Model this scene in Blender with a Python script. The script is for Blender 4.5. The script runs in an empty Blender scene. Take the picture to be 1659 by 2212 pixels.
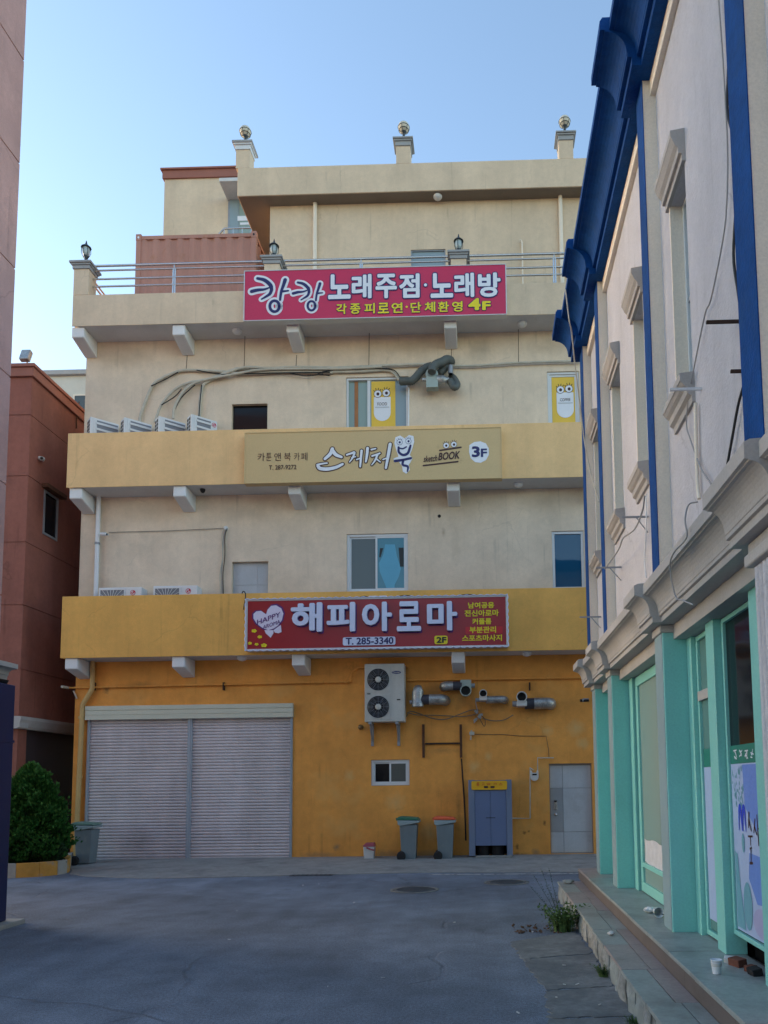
import bpy, bmesh, math, random
from mathutils import Vector, Matrix

random.seed(11)
sc = bpy.context.scene
R = math.radians

# ------------------------------------------------------------------ camera
F_PX, PX0, PY0, PITCH, ROLL, EYE = 1661.0, 1010.0, 1540.0, math.atan(149.5 / 1661.0), 0.0128, 1.70
IMG_W, IMG_H = 1659.0, 2212.0
fw = Vector((0, math.cos(PITCH), math.sin(PITCH)))
up0 = Vector((0, -math.sin(PITCH), math.cos(PITCH)))
ri0 = Vector((1, 0, 0))
ri = ri0 * math.cos(ROLL) - up0 * math.sin(ROLL)
up = up0 * math.cos(ROLL) + ri0 * math.sin(ROLL)
CAM = Vector((0, 0, EYE))
cam_data = bpy.data.cameras.new("camera")
cam = bpy.data.objects.new("camera", cam_data)
sc.collection.objects.link(cam)
cam.matrix_world = Matrix(((ri.x, up.x, -fw.x, CAM.x), (ri.y, up.y, -fw.y, CAM.y), (ri.z, up.z, -fw.z, CAM.z), (0, 0, 0, 1)))
cam_data.sensor_fit = 'VERTICAL'
cam_data.sensor_height = 24.0
cam_data.lens = F_PX / IMG_H * 24.0
cam_data.shift_x = (IMG_W / 2 - PX0) / IMG_H
cam_data.shift_y = (PY0 - IMG_H / 2) / IMG_H
cam_data.clip_start = 0.05
cam_data.clip_end = 2000
sc.camera = cam

# ------------------------------------------------------------------ sky, sun, exposure
SUN_EL, SUN_AZ = 12.0, 293.0            # azimuth clockwise from +Y (view direction)
world = bpy.data.worlds.new("World")
sc.world = world
world.use_nodes = True
wn = world.node_tree
for n in list(wn.nodes):
    wn.nodes.remove(n)
sky = wn.nodes.new("ShaderNodeTexSky")
sky.sky_type = 'NISHITA'
sky.sun_disc = False
sky.sun_elevation = R(SUN_EL)
sky.sun_rotation = R(SUN_AZ)
sky.air_density = 1.0
sky.dust_density = 0.5
sky.ozone_density = 1.2
bg = wn.nodes.new("ShaderNodeBackground")
bg.inputs[1].default_value = 0.15
wo = wn.nodes.new("ShaderNodeOutputWorld")
wn.links.new(sky.outputs[0], bg.inputs[0])
wn.links.new(bg.outputs[0], wo.inputs[0])
sun_d = bpy.data.lights.new("sun", 'SUN')
sun_d.energy = 0.3
sun_d.angle = R(25)
sun_d.color = (1.0, 0.84, 0.66)
sun = bpy.data.objects.new("sun", sun_d)
sc.collection.objects.link(sun)
sd = Vector((math.sin(R(SUN_AZ)) * math.cos(R(SUN_EL)), math.cos(R(SUN_AZ)) * math.cos(R(SUN_EL)), math.sin(R(SUN_EL))))
sun.rotation_euler = (-sd).to_track_quat('-Z', 'Y').to_euler()
sun.location = sd * 60
sc.view_settings.view_transform = 'Standard'
sc.view_settings.look = 'None'
sc.view_settings.exposure = 1.6
sc.view_settings.gamma = 1.0
sc.view_settings.use_curve_mapping = False


# ------------------------------------------------------------------ helpers
class Frame:
    """local axes: u along a facade (to the right seen from the street), w into the building, z up"""
    def __init__(s, o, deg):
        s.o = Vector(o); s.rz = R(deg)
        s.u = Vector((math.cos(s.rz), math.sin(s.rz), 0)); s.w = Vector((-math.sin(s.rz), math.cos(s.rz), 0))

    def at(s, x, y, w=0.0):
        """survey: where a sight line of the photograph meets the plane w"""
        d = fw + ri * ((x - PX0) / F_PX) + up * ((PY0 - y) / F_PX)
        t = (w - (CAM - s.o).dot(s.w)) / d.dot(s.w)
        q = CAM + d * t - s.o
        return q.dot(s.u), q.z

    def pt(s, u, w, z):
        return s.o + s.u * u + s.w * w + Vector((0, 0, z))


WORLD = Frame((0, 0, 0), 0)
FC = Frame((0, 17.4, 0), -1.2)           # facade at the end of the street
FR = Frame((1.8, 10.3, 0), -91.2)        # blue and mint building, u towards the camera
FL = Frame((-5.91, 10.04, 0), 88.8)      # pink building, u away from the camera
FB = Frame((-9.9, 17.3, 0), 88.8)        # red building


def P(x, y, w=0.0):
    return FC.at(x, y, w)


def box_of(x0, y0, x1, y1, w=0.0):
    a, b, c, d = P(x0, y0, w), P(x1, y0, w), P(x0, y1, w), P(x1, y1, w)
    return (a[0] + c[0]) / 2, (b[0] + d[0]) / 2, (c[1] + d[1]) / 2, (a[1] + b[1]) / 2


class MB:
    def __init__(s):
        s.V = []; s.F = []; s.S = []

    def add(s, V, F, smooth=False):
        n = len(s.V)
        s.V += [tuple(v) for v in V]
        s.F += [tuple(i + n for i in f) for f in F]
        s.S += [smooth] * len(F)
        return s

    def box(s, x0, x1, y0, y1, z0, z1):
        V = [(x, y, z) for z in (z0, z1) for y in (y0, y1) for x in (x0, x1)]
        return s.add(V, [(0, 2, 3, 1), (4, 5, 7, 6), (0, 1, 5, 4), (2, 6, 7, 3), (0, 4, 6, 2), (1, 3, 7, 5)])

    def obox(s, c, sx, sy, sz, rz=0.0, rx=0.0, ry=0.0):
        m = Matrix.Translation(c) @ Matrix.Rotation(rz, 4, 'Z') @ Matrix.Rotation(ry, 4, 'Y') @ Matrix.Rotation(rx, 4, 'X')
        V = [m @ Vector((x * sx / 2, y * sy / 2, z * sz / 2)) for z in (-1, 1) for y in (-1, 1) for x in (-1, 1)]
        return s.add(V, [(0, 2, 3, 1), (4, 5, 7, 6), (0, 1, 5, 4), (2, 6, 7, 3), (0, 4, 6, 2), (1, 3, 7, 5)])

    def prism_u(s, prof, u0, u1):                      # prof: (w, z) outline swept along u
        n = len(prof)
        V = [(u0, a, b) for a, b in prof] + [(u1, a, b) for a, b in prof]
        return s.add(V, [tuple(range(n))[::-1], tuple(range(n, 2 * n))] + [(i, (i + 1) % n, n + (i + 1) % n, n + i) for i in range(n)])

    def prism_w(s, prof, w0, w1):                      # prof: (u, z) outline swept along w
        n = len(prof)
        V = [(a, w0, b) for a, b in prof] + [(a, w1, b) for a, b in prof]
        return s.add(V, [tuple(range(n)), tuple(range(n, 2 * n))[::-1]] + [(i, n + i, n + (i + 1) % n, (i + 1) % n) for i in range(n)])

    def prism_z(s, prof, z0, z1):                      # prof: (u, w) outline swept along z
        n = len(prof)
        V = [(a, b, z0) for a, b in prof] + [(a, b, z1) for a, b in prof]
        return s.add(V, [tuple(range(n))[::-1], tuple(range(n, 2 * n))] + [(i, (i + 1) % n, n + (i + 1) % n, n + i) for i in range(n)])

    def tube(s, pts, r, n=8, cap=True, ribs=0.0):
        pts = [Vector(p) for p in pts]
        m = len(pts)
        rs = list(r) if isinstance(r, (list, tuple)) else [r] * m
        if ribs:
            rs = [a * (1 + ribs * (1 if i % 2 else -1)) for i, a in enumerate(rs)]
        V = []
        t = (pts[1] - pts[0]).normalized()
        nrm = t.orthogonal().normalized()
        for i, p in enumerate(pts):
            a, b = pts[max(i - 1, 0)], pts[min(i + 1, m - 1)]
            t2 = (b - a)
            t2 = t2.normalized() if t2.length > 1e-9 else t
            nrm = (nrm - t2 * nrm.dot(t2))
            nrm = nrm.normalized() if nrm.length > 1e-6 else t2.orthogonal().normalized()
            t = t2
            bi = t.cross(nrm)
            for k in range(n):
                an = 2 * math.pi * k / n
                V.append(p + (nrm * math.cos(an) + bi * math.sin(an)) * rs[i])
        F = [(i * n + k, i * n + (k + 1) % n, (i + 1) * n + (k + 1) % n, (i + 1) * n + k) for i in range(m - 1) for k in range(n)]
        s.add(V, F, True)
        if cap:
            s.add([V[k] for k in range(n)], [tuple(range(n))[::-1]])
            s.add([V[(m - 1) * n + k] for k in range(n)], [tuple(range(n))])
        return s

    def lathe(s, prof, c=(0, 0, 0), n=16, axis='z', sq=0.0):   # prof: (r, h)
        V = []
        for r, h in prof:
            for k in range(n):
                a = 2 * math.pi * (k + sq) / n
                if axis == 'z':
                    V.append((c[0] + r * math.cos(a), c[1] + r * math.sin(a), c[2] + h))
                elif axis == 'y':
                    V.append((c[0] + r * math.cos(a), c[1] + h, c[2] + r * math.sin(a)))
                else:
                    V.append((c[0] + h, c[1] + r * math.cos(a), c[2] + r * math.sin(a)))
        m = len(prof)
        F = [(i * n + k, i * n + (k + 1) % n, (i + 1) * n + (k + 1) % n, (i + 1) * n + k) for i in range(m - 1) for k in range(n)]
        s.add(V, F, n > 6)
        s.add(V[:n], [tuple(range(n))]); s.add(V[(m - 1) * n:], [tuple(range(n))])
        return s

    def sheet(s, pts):
        return s.add(pts, [tuple(range(len(pts)))])

    def wall(s, u0, u1, z0, z1, w0, w1, holes):
        """front skin at w0 with openings that have real reveals back to w1"""
        us = sorted({u0, u1} | {h[0] for h in holes} | {h[1] for h in holes})
        zs = sorted({z0, z1} | {h[2] for h in holes} | {h[3] for h in holes})
        for i in range(len(us) - 1):
            for j in range(len(zs) - 1):
                cu, cz = (us[i] + us[i + 1]) / 2, (zs[j] + zs[j + 1]) / 2
                if any(h[0] < cu < h[1] and h[2] < cz < h[3] for h in holes):
                    continue
                s.sheet([(us[i], w0, zs[j]), (us[i + 1], w0, zs[j]), (us[i + 1], w0, zs[j + 1]), (us[i], w0, zs[j + 1])])
        for a, b, c, d in holes:
            s.sheet([(a, w0, c), (a, w0, d), (a, w1, d), (a, w1, c)])
            s.sheet([(b, w0, d), (b, w0, c), (b, w1, c), (b, w1, d)])
            s.sheet([(a, w0, d), (b, w0, d), (b, w1, d), (a, w1, d)])
            s.sheet([(b, w0, c), (a, w0, c), (a, w1, c), (b, w1, c)])
        return s


def make_mesh(name, mb, mat, base=(0, 0, 0), fix=True):
    me = bpy.data.meshes.new(name)
    bx, by, bz = base
    me.from_pydata([(x - bx, y - by, z - bz) for x, y, z in mb.V], [], mb.F)
    if fix:
        bm = bmesh.new(); bm.from_mesh(me)
        bmesh.ops.recalc_face_normals(bm, faces=bm.faces)
        bm.to_mesh(me); bm.free()
    if len(mb.S) == len(me.polygons):
        me.polygons.foreach_set("use_smooth", mb.S)
    me.materials.append(mat)
    me.update()
    return me


def link(o, parent=None):
    sc.collection.objects.link(o)
    if parent is not None:
        o.parent = parent
    return o


BASE = {}


def tag(o, label=None, cat=None, group=None, kind=None):
    if label: o["label"] = label
    if cat: o["category"] = cat
    if group: o["group"] = group
    if kind: o["kind"] = kind
    return o


def thing(name, label, cat, fr=WORLD, base=(0, 0, 0), group=None, kind=None):
    o = bpy.data.objects.new(name, None)
    o.empty_display_size = 0.1
    o.location = fr.pt(*base)
    o.rotation_euler = (0, 0, fr.rz)
    link(o)
    BASE[o.name] = base
    return tag(o, label, cat, group, kind)


def part(parent, name, mb, mat, bevel=0.0, label=None, fix=True, kind=None, seg=2):
    base = BASE[parent.name]
    o = bpy.data.objects.new(name, make_mesh(name, mb, mat, base, fix))
    link(o, parent)
    BASE[o.name] = base
    if bevel:
        b = o.modifiers.new("bevel", 'BEVEL'); b.width = bevel; b.segments = seg; b.limit_method = 'ANGLE'; b.angle_limit = R(40)
    if label: o["label"] = label
    if kind: o["kind"] = kind
    return o


def solo(name, label, cat, fr, base, mb, mat, bevel=0.0, group=None, kind=None, fix=True):
    o = bpy.data.objects.new(name, make_mesh(name, mb, mat, base, fix))
    o.location = fr.pt(*base)
    o.rotation_euler = (0, 0, fr.rz)
    link(o)
    BASE[o.name] = base
    if bevel:
        b = o.modifiers.new("bevel", 'BEVEL'); b.width = bevel; b.segments = 2; b.limit_method = 'ANGLE'; b.angle_limit = R(40)
    return tag(o, label, cat, group, kind)


def instance_part(parent, src, name, du=0, dw=0, dz=0):
    c = src.copy()
    c.name = name
    link(c); c.parent = parent
    c.location = src.location + Vector((du, dw, dz))
    return c


# ------------------------------------------------------------------ materials
MATS = {}


def mat(name, col, rough=0.75, var=0.10, vscale=1.6, fine=0.06, fscale=60, bump=0.15, bscale=90, metal=0.0, spec=0.35,
        streak=0.0, stain=None, stain_scale=1.2, stain_lo=0.58, stain_hi=0.72, coat=0.0, bdist=0.01, mottled=0.0, spots=(), crazing=0.0, drips=0.0):
    m = bpy.data.materials.new(name)
    m.use_nodes = True
    nt = m.node_tree
    b = nt.nodes["Principled BSDF"]
    b.inputs["Roughness"].default_value = rough
    b.inputs["Metallic"].default_value = metal
    b.inputs["Specular IOR Level"].default_value = spec
    if coat: b.inputs["Coat Weight"].default_value = coat
    geo = nt.nodes.new("ShaderNodeNewGeometry")
    L = nt.links.new

    def noise(scale, detail=5, src=None, rough_=0.6):
        n = nt.nodes.new("ShaderNodeTexNoise"); n.inputs["Scale"].default_value = scale; n.inputs["Detail"].default_value = detail
        n.inputs["Roughness"].default_value = rough_
        L(src if src else geo.outputs["Position"], n.inputs["Vector"])
        return n.outputs["Fac"]

    def ramp(fac, p0, c0, p1, c1):
        r = nt.nodes.new("ShaderNodeMapRange"); r.inputs[1].default_value = p0; r.inputs[2].default_value = p1
        r.inputs[3].default_value = c0; r.inputs[4].default_value = c1
        L(fac, r.inputs[0])
        return r.outputs[0]

    def mul(a, bb):
        n = nt.nodes.new("ShaderNodeMath"); n.operation = 'MULTIPLY'; L(a, n.inputs[0]); L(bb, n.inputs[1]); return n.outputs[0]

    v = ramp(noise(vscale, 6), 0.3, 1 - var, 0.7, 1 + var)
    v = mul(v, ramp(noise(fscale, 3), 0.3, 1 - fine, 0.7, 1 + fine))
    if mottled:
        v = mul(v, ramp(noise(vscale * 6, 4), 0.35, 1 - mottled, 0.65, 1 + mottled))
    if streak:
        mp = nt.nodes.new("ShaderNodeMapping"); mp.inputs["Scale"].default_value = (1.0, 1.0, 0.10)
        L(geo.outputs["Position"], mp.inputs["Vector"])
        v = mul(v, ramp(noise(1.7, 4, mp.outputs[0], 0.6), 0.35, 1 - streak * 0.45, 0.62, 1 + streak * 0.12))
    if drips:
        md = nt.nodes.new("ShaderNodeMapping"); md.inputs["Scale"].default_value = (5.0, 5.0, 0.22)
        L(geo.outputs["Position"], md.inputs["Vector"])
        dr_ = ramp(noise(1.6, 3, md.outputs[0], 0.55), 0.60, 0.0, 0.74, 1.0)
        dr_ = mul(dr_, ramp(noise(1.1, 3), 0.46, 0.0, 0.60, drips))
        v = mul(v, ramp(dr_, 0.0, 1.0, 1.0, 0.0))
    mx = nt.nodes.new("ShaderNodeMix"); mx.data_type = 'RGBA'; mx.blend_type = 'MULTIPLY'; mx.inputs[0].default_value = 1.0
    mx.inputs[6].default_value = (*col, 1)
    L(v, mx.inputs[7])
    out = mx.outputs[2]
    if stain is not None:
        m2 = nt.nodes.new("ShaderNodeMix"); m2.data_type = 'RGBA'
        L(ramp(noise(stain_scale, 7, None, 0.62), stain_lo, 0.0, stain_hi, 0.85), m2.inputs[0])
        L(out, m2.inputs[6]); m2.inputs[7].default_value = (*stain, 1)
        out = m2.outputs[2]
    for (px_, py_, pz_), rad, sx_, sz_, scol, amt in spots:
        # one particular stain: an uneven patch round a point of this wall
        mp = nt.nodes.new("ShaderNodeVectorMath"); mp.operation = 'SUBTRACT'; L(geo.outputs["Position"], mp.inputs[0]); mp.inputs[1].default_value = (px_, py_, pz_)
        sc_ = nt.nodes.new("ShaderNodeVectorMath"); sc_.operation = 'MULTIPLY'; L(mp.outputs[0], sc_.inputs[0]); sc_.inputs[1].default_value = (1 / sx_, 1.0, 1 / sz_)
        ln = nt.nodes.new("ShaderNodeVectorMath"); ln.operation = 'LENGTH'; L(sc_.outputs[0], ln.inputs[0])
        nz = noise(7.0 / max(rad, .08) * .25, 6, None, 0.7)
        ad = nt.nodes.new("ShaderNodeMath"); ad.operation = 'MULTIPLY_ADD'; L(nz, ad.inputs[0]); ad.inputs[1].default_value = rad * 1.3; L(ln.outputs["Value"], ad.inputs[2])
        m3 = nt.nodes.new("ShaderNodeMix"); m3.data_type = 'RGBA'
        L(ramp(ad.outputs[0], rad * .55, amt, rad * 1.5, 0.0), m3.inputs[0]); L(out, m3.inputs[6]); m3.inputs[7].default_value = (*scol, 1)
        out = m3.outputs[2]
    if crazing:
        vo = nt.nodes.new("ShaderNodeTexVoronoi"); vo.feature = 'DISTANCE_TO_EDGE'; vo.inputs["Scale"].default_value = 0.55
        wv = nt.nodes.new("ShaderNodeTexNoise"); wv.inputs["Scale"].default_value = 2.2; wv.inputs["Detail"].default_value = 5; L(geo.outputs["Position"], wv.inputs["Vector"])
        mw = nt.nodes.new("ShaderNodeMix"); mw.data_type = 'RGBA'; mw.inputs[0].default_value = 0.3; L(geo.outputs["Position"], mw.inputs[6]); L(wv.outputs["Color"], mw.inputs[7])
        L(mw.outputs[2], vo.inputs["Vector"])
        gate = ramp(noise(0.8, 2), 0.52, 0.0, 0.58, crazing)
        cf = mul(ramp(vo.outputs["Distance"], 0.0, 1.0, 0.006, 0.0), gate)
        m4 = nt.nodes.new("ShaderNodeMix"); m4.data_type = 'RGBA'; L(cf, m4.inputs[0]); L(out, m4.inputs[6]); m4.inputs[7].default_value = (col[0] * .35, col[1] * .33, col[2] * .33, 1)
        out = m4.outputs[2]
    L(out, b.inputs["Base Color"])
    if bump:
        bp = nt.nodes.new("ShaderNodeBump"); bp.inputs["Strength"].default_value = bump; bp.inputs["Distance"].default_value = bdist
        L(noise(bscale, 4), bp.inputs["Height"]); L(bp.outputs[0], b.inputs["Normal"])
    MATS[name] = m
    return m


def flat(name, col, rough=0.5, spec=0.4, metal=0.0, fine=0.04):
    return mat(name, col, rough, 0.05, 2.0, fine, 80, 0.0, spec=spec, metal=metal)


def spot(px, py, rad, col, amt, sx=1.0, sz=1.0, w=0.0):
    q = FC.at(px, py, w); p = FC.pt(q[0], w, q[1])
    return ((p.x, p.y, p.z), rad, sx, sz, col, amt)


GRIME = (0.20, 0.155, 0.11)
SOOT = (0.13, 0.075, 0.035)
FADE = (0.72, 0.46, 0.19)
RUSTY = (0.10, 0.035, 0.015)
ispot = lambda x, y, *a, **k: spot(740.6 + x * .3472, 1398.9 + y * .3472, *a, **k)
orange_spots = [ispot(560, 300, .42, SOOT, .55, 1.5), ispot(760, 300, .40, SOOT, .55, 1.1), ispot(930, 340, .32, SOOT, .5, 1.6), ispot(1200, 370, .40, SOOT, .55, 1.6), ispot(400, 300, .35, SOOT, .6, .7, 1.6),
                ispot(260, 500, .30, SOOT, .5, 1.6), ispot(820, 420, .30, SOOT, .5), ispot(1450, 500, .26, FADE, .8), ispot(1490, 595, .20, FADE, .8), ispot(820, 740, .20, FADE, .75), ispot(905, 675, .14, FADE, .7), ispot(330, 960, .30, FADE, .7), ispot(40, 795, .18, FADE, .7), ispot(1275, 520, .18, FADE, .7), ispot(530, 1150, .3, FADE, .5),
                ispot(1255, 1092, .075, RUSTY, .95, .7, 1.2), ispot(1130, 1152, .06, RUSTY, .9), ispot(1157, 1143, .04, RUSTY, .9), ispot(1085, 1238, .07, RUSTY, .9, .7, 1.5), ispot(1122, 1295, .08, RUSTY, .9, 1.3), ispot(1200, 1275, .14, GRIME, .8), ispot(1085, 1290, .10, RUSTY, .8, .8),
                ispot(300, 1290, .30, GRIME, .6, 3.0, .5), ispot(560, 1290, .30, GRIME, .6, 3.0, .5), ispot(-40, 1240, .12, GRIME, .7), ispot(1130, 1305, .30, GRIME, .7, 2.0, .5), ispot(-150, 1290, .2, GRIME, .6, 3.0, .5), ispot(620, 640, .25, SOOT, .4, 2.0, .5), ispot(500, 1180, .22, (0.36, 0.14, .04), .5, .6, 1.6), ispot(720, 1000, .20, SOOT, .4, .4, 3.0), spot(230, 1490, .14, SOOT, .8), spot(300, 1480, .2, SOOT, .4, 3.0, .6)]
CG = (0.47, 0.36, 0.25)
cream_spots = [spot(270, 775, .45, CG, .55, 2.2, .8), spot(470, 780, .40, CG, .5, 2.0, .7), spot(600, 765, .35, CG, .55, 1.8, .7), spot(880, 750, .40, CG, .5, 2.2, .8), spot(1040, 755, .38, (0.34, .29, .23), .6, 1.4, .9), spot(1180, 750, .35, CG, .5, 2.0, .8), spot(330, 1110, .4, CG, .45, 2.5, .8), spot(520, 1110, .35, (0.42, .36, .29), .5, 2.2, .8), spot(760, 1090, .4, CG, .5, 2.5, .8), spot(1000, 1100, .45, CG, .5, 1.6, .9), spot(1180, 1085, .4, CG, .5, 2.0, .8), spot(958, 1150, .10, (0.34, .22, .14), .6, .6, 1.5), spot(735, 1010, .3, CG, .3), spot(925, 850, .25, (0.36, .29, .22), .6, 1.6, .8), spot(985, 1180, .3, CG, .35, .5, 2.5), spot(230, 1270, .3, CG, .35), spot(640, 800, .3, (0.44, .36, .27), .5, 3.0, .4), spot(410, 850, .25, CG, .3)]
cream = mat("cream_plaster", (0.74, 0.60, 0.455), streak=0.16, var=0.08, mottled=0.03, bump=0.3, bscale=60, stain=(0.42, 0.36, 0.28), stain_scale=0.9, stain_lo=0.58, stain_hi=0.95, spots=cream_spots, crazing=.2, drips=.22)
cream_top = mat("cream_parapet", (0.70, 0.54, 0.38), streak=0.20, var=0.07, mottled=0.03, bump=0.3, bscale=60, stain=(0.44, 0.36, 0.26), stain_scale=0.8, stain_lo=0.58, stain_hi=0.9, crazing=.2, drips=.25)
tan = mat("tan_paint", (0.80, 0.52, 0.25), streak=0.16, var=0.06, mottled=0.025, stain=(0.66, 0.44, 0.22), stain_scale=1.1, stain_lo=0.58, stain_hi=0.9, crazing=.2, drips=.2, bump=0.3, bscale=60)
mustard = mat("mustard_paint", (0.80, 0.43, 0.105), streak=0.18, var=0.08, mottled=0.03, stain=(0.60, 0.32, 0.085), stain_scale=1.1, stain_lo=0.58, stain_hi=0.9, crazing=.2, drips=.22, bump=0.3, bscale=60)
orange = mat("orange_paint", (0.80, 0.345, 0.072), streak=0.18, var=0.12, vscale=0.9, mottled=0.05, bump=0.4, bscale=55, stain=(0.72, 0.39, 0.12), stain_scale=0.85, stain_lo=0.54, stain_hi=0.78, spots=orange_spots, crazing=.18, drips=.3)
soffit_grey = mat("soffit_paint", (0.62, 0.61, 0.60), var=0.08, bump=0.2, stain=(0.40, 0.38, 0.36), stain_scale=1.5, stain_lo=0.62, stain_hi=0.85)
bracket_white = mat("bracket_paint", (0.74, 0.74, 0.74), var=0.05, bump=0.15)
soffit_brown = mat("roof_soffit_paint", (0.24, 0.195, 0.15), var=0.10, bump=0.2)
stone_cap = mat("cap_stone", (0.34, 0.34, 0.34), var=0.10, bump=0.2)
red_wall = mat("red_paint", (0.29, 0.102, 0.072), streak=0.3, var=0.12, mottled=.05, stain=(0.19, 0.072, 0.052), stain_scale=1.0, stain_lo=.54, stain_hi=.85, crazing=.4, drips=.3, bump=0.3, bscale=50)
red_trim = mat("red_trim", (0.33, 0.13, 0.095), var=0.07)
pink_wall = mat("pink_paint", (0.55, 0.32, 0.285), streak=0.2, var=0.08, mottled=.04, stain=(0.40, 0.24, 0.22), stain_scale=1.2, stain_lo=.56, stain_hi=.85, crazing=.3, drips=.25, bump=0.3, bscale=50)
lav = mat("lavender_plaster", (0.55, 0.525, 0.55), crazing=.3, mottled=.03, drips=.18, streak=0.18, var=0.05, bump=0.7, bscale=38, bdist=0.012, stain=(0.44, 0.41, 0.40), stain_scale=0.7, stain_lo=0.62, stain_hi=0.95)
pil_cream = mat("pilaster_cream", (0.84, 0.73, 0.60), var=0.04, bump=0.5, bscale=40, streak=0.04)
blue = mat("blue_paint", (0.006, 0.060, 0.23), rough=0.7, spec=0.12, var=0.16, vscale=2.4, mottled=0.10, bump=0.5, bscale=40, streak=0.3, stain=(0.018, 0.070, 0.20), stain_scale=2.6, stain_lo=0.56, stain_hi=0.78)
navy = mat("navy_paint", (0.007, 0.015, 0.075), rough=0.45, var=0.10, bump=0.1)
mint = mat("mint_paint", (0.25, 0.61, 0.56), rough=0.45, var=0.05, bump=0.25, bscale=30, streak=0.05, stain=(0.16, 0.42, 0.30), stain_scale=2.0, stain_lo=0.68, stain_hi=0.8)
mint_side = mat("grey_mint_paint", (0.26, 0.36, 0.39), rough=0.5, var=0.06, bump=0.2)  # greyer, bluer tone for the pillar fronts and side panel
mint_frame = mat("mint_frame", (0.25, 0.60, 0.54), rough=0.35, var=0.04, bump=0.05, streak=0.06)
cornice_grey = mat("cornice_stone", (0.44, 0.41, 0.39), var=0.10, streak=0.12, bump=0.35, bscale=45, stain=(0.34, 0.32, 0.30), stain_scale=1.8, stain_lo=0.6, stain_hi=0.85)
hood_stone = mat("hood_stone", (0.42, 0.385, 0.36), var=0.10, bump=0.3, stain=(0.30, 0.27, 0.25), stain_scale=3, stain_lo=0.58, stain_hi=0.8)
white_pvc = flat("white_plastic", (0.74, 0.74, 0.75), 0.4)
white_metal = mat("white_enamel", (0.70, 0.70, 0.71), rough=0.4, var=0.05, bump=0.0, streak=0.06)
ac_grey = mat("aged_enamel", (0.60, 0.59, 0.54), rough=0.45, var=0.10, bump=0.0, streak=0.4, stain=(0.38, 0.34, 0.28), stain_scale=3.5, stain_lo=.58, stain_hi=.8)
grey_metal = mat("grey_metal", (0.30, 0.31, 0.33), rough=0.45, var=0.10, bump=0.05, metal=0.3)
fin_grey = mat("fin_metal", (0.20, 0.21, 0.24), rough=0.5, var=0.10, bump=0.0)
steel = mat("stainless_steel", (0.62, 0.60, 0.58), rough=0.25, metal=1.0, var=0.04, bump=0.0)
galv = mat("galvanised_steel", (0.42, 0.42, 0.41), rough=0.48, metal=0.75, var=0.22, vscale=7, mottled=.2, bump=0.25, bscale=30, stain=(0.16, 0.14, 0.12), stain_scale=5, stain_lo=.5, stain_hi=.72)
dark_tape = mat("dark_tape", (0.05, 0.05, 0.065), rough=0.6, var=0.2)
duct_dark = mat("flexible_duct", (0.105, 0.115, 0.11), rough=0.6, var=0.15, vscale=6)
fan_green = mat("fan_housing", (0.34, 0.40, 0.37), rough=0.45, var=0.08, bump=0.05)
black = flat("black_gloss", (0.010, 0.010, 0.011), 0.35)
dark_void = flat("dark_interior", (0.006, 0.006, 0.007), 0.9, 0.1)
rust = mat("rusty_iron", (0.10, 0.045, 0.025), rough=0.85, var=0.25, vscale=8, bump=0.3)
rust_dark = mat("dark_rust", (0.05, 0.028, 0.02), rough=0.85, var=0.25, vscale=8)
conduit = mat("pipe_wrap", (0.52, 0.48, 0.40), rough=0.7, var=0.14, vscale=5, bump=0.2)
pipe_orange = mat("painted_pipe", (0.60, 0.40, 0.16), rough=0.55, var=0.07)
cable_old = flat("dusty_cable", (0.20, 0.16, 0.115), 0.7)
cable_black = flat("black_cable", (0.018, 0.018, 0.020), 0.5)
cable_grey = flat("grey_cable", (0.34, 0.33, 0.33), 0.6)
wire_rust = flat("hanger_wire", (0.10, 0.075, 0.055), 0.7)
container_red = mat("container_paint", (0.44, 0.215, 0.165), rough=0.6, var=0.08, streak=0.18, stain=(0.34, 0.14, 0.05), stain_scale=2.2, stain_lo=0.58, stain_hi=0.75)
shutter_grey = mat("shutter_enamel", (0.62, 0.56, 0.57), rough=0.45, var=0.08, streak=0.3, stain=(0.40, 0.36, 0.36), stain_scale=1.8, stain_lo=.56, stain_hi=.85, bump=0.0)
shutter_box = mat("shutter_hood", (0.60, 0.60, 0.49), rough=0.45, var=0.05, streak=0.08, bump=0.0)
rail_grey = mat("shutter_rail", (0.34, 0.38, 0.43), rough=0.4, var=0.06, bump=0.0)
door_grey = mat("door_panel", (0.48, 0.50, 0.52), rough=0.5, var=0.08, bump=0.1, streak=0.3, stain=(0.36, 0.36, 0.36), stain_scale=2.5, stain_lo=.55, stain_hi=.8)
door_patch = mat("door_patch", (0.31, 0.32, 0.33), rough=0.55, var=0.08, bump=0.0)
window_white = flat("window_frame", (0.66, 0.67, 0.68), 0.4)
yellow_print = flat("yellow_print", (0.80, 0.52, 0.06), 0.5)
white_print = flat("white_print", (0.76, 0.77, 0.82), 0.5)
brown_ink = flat("brown_ink", (0.060, 0.022, 0.020), 0.5)
navy_ink = flat("navy_ink", (0.022, 0.022, 0.12), 0.5)
grey_ink = flat("grey_ink", (0.52, 0.54, 0.57), 0.5)
pink_face = mat("pink_sign_face", (0.56, 0.025, 0.085), rough=0.3, var=0.05, vscale=1.0, bump=0.0, spec=0.5)
tan_face = mat("tan_sign_face", (0.60, 0.43, 0.215), rough=0.5, var=0.03, bump=0.0)
red_face = mat("red_sign_face", (0.32, 0.010, 0.018), rough=0.35, var=0.06, bump=0.0, spec=0.5)
red_bright = flat("bright_red_print", (0.52, 0.02, 0.03), 0.4)
yellow_ink = flat("yellow_ink", (0.80, 0.66, 0.02), 0.45)
letter_white = flat("letter_acrylic", (0.62, 0.66, 0.84), 0.3, 0.5)
purple_ink = flat("purple_ink", (0.10, 0.02, 0.16), 0.4)
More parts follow.
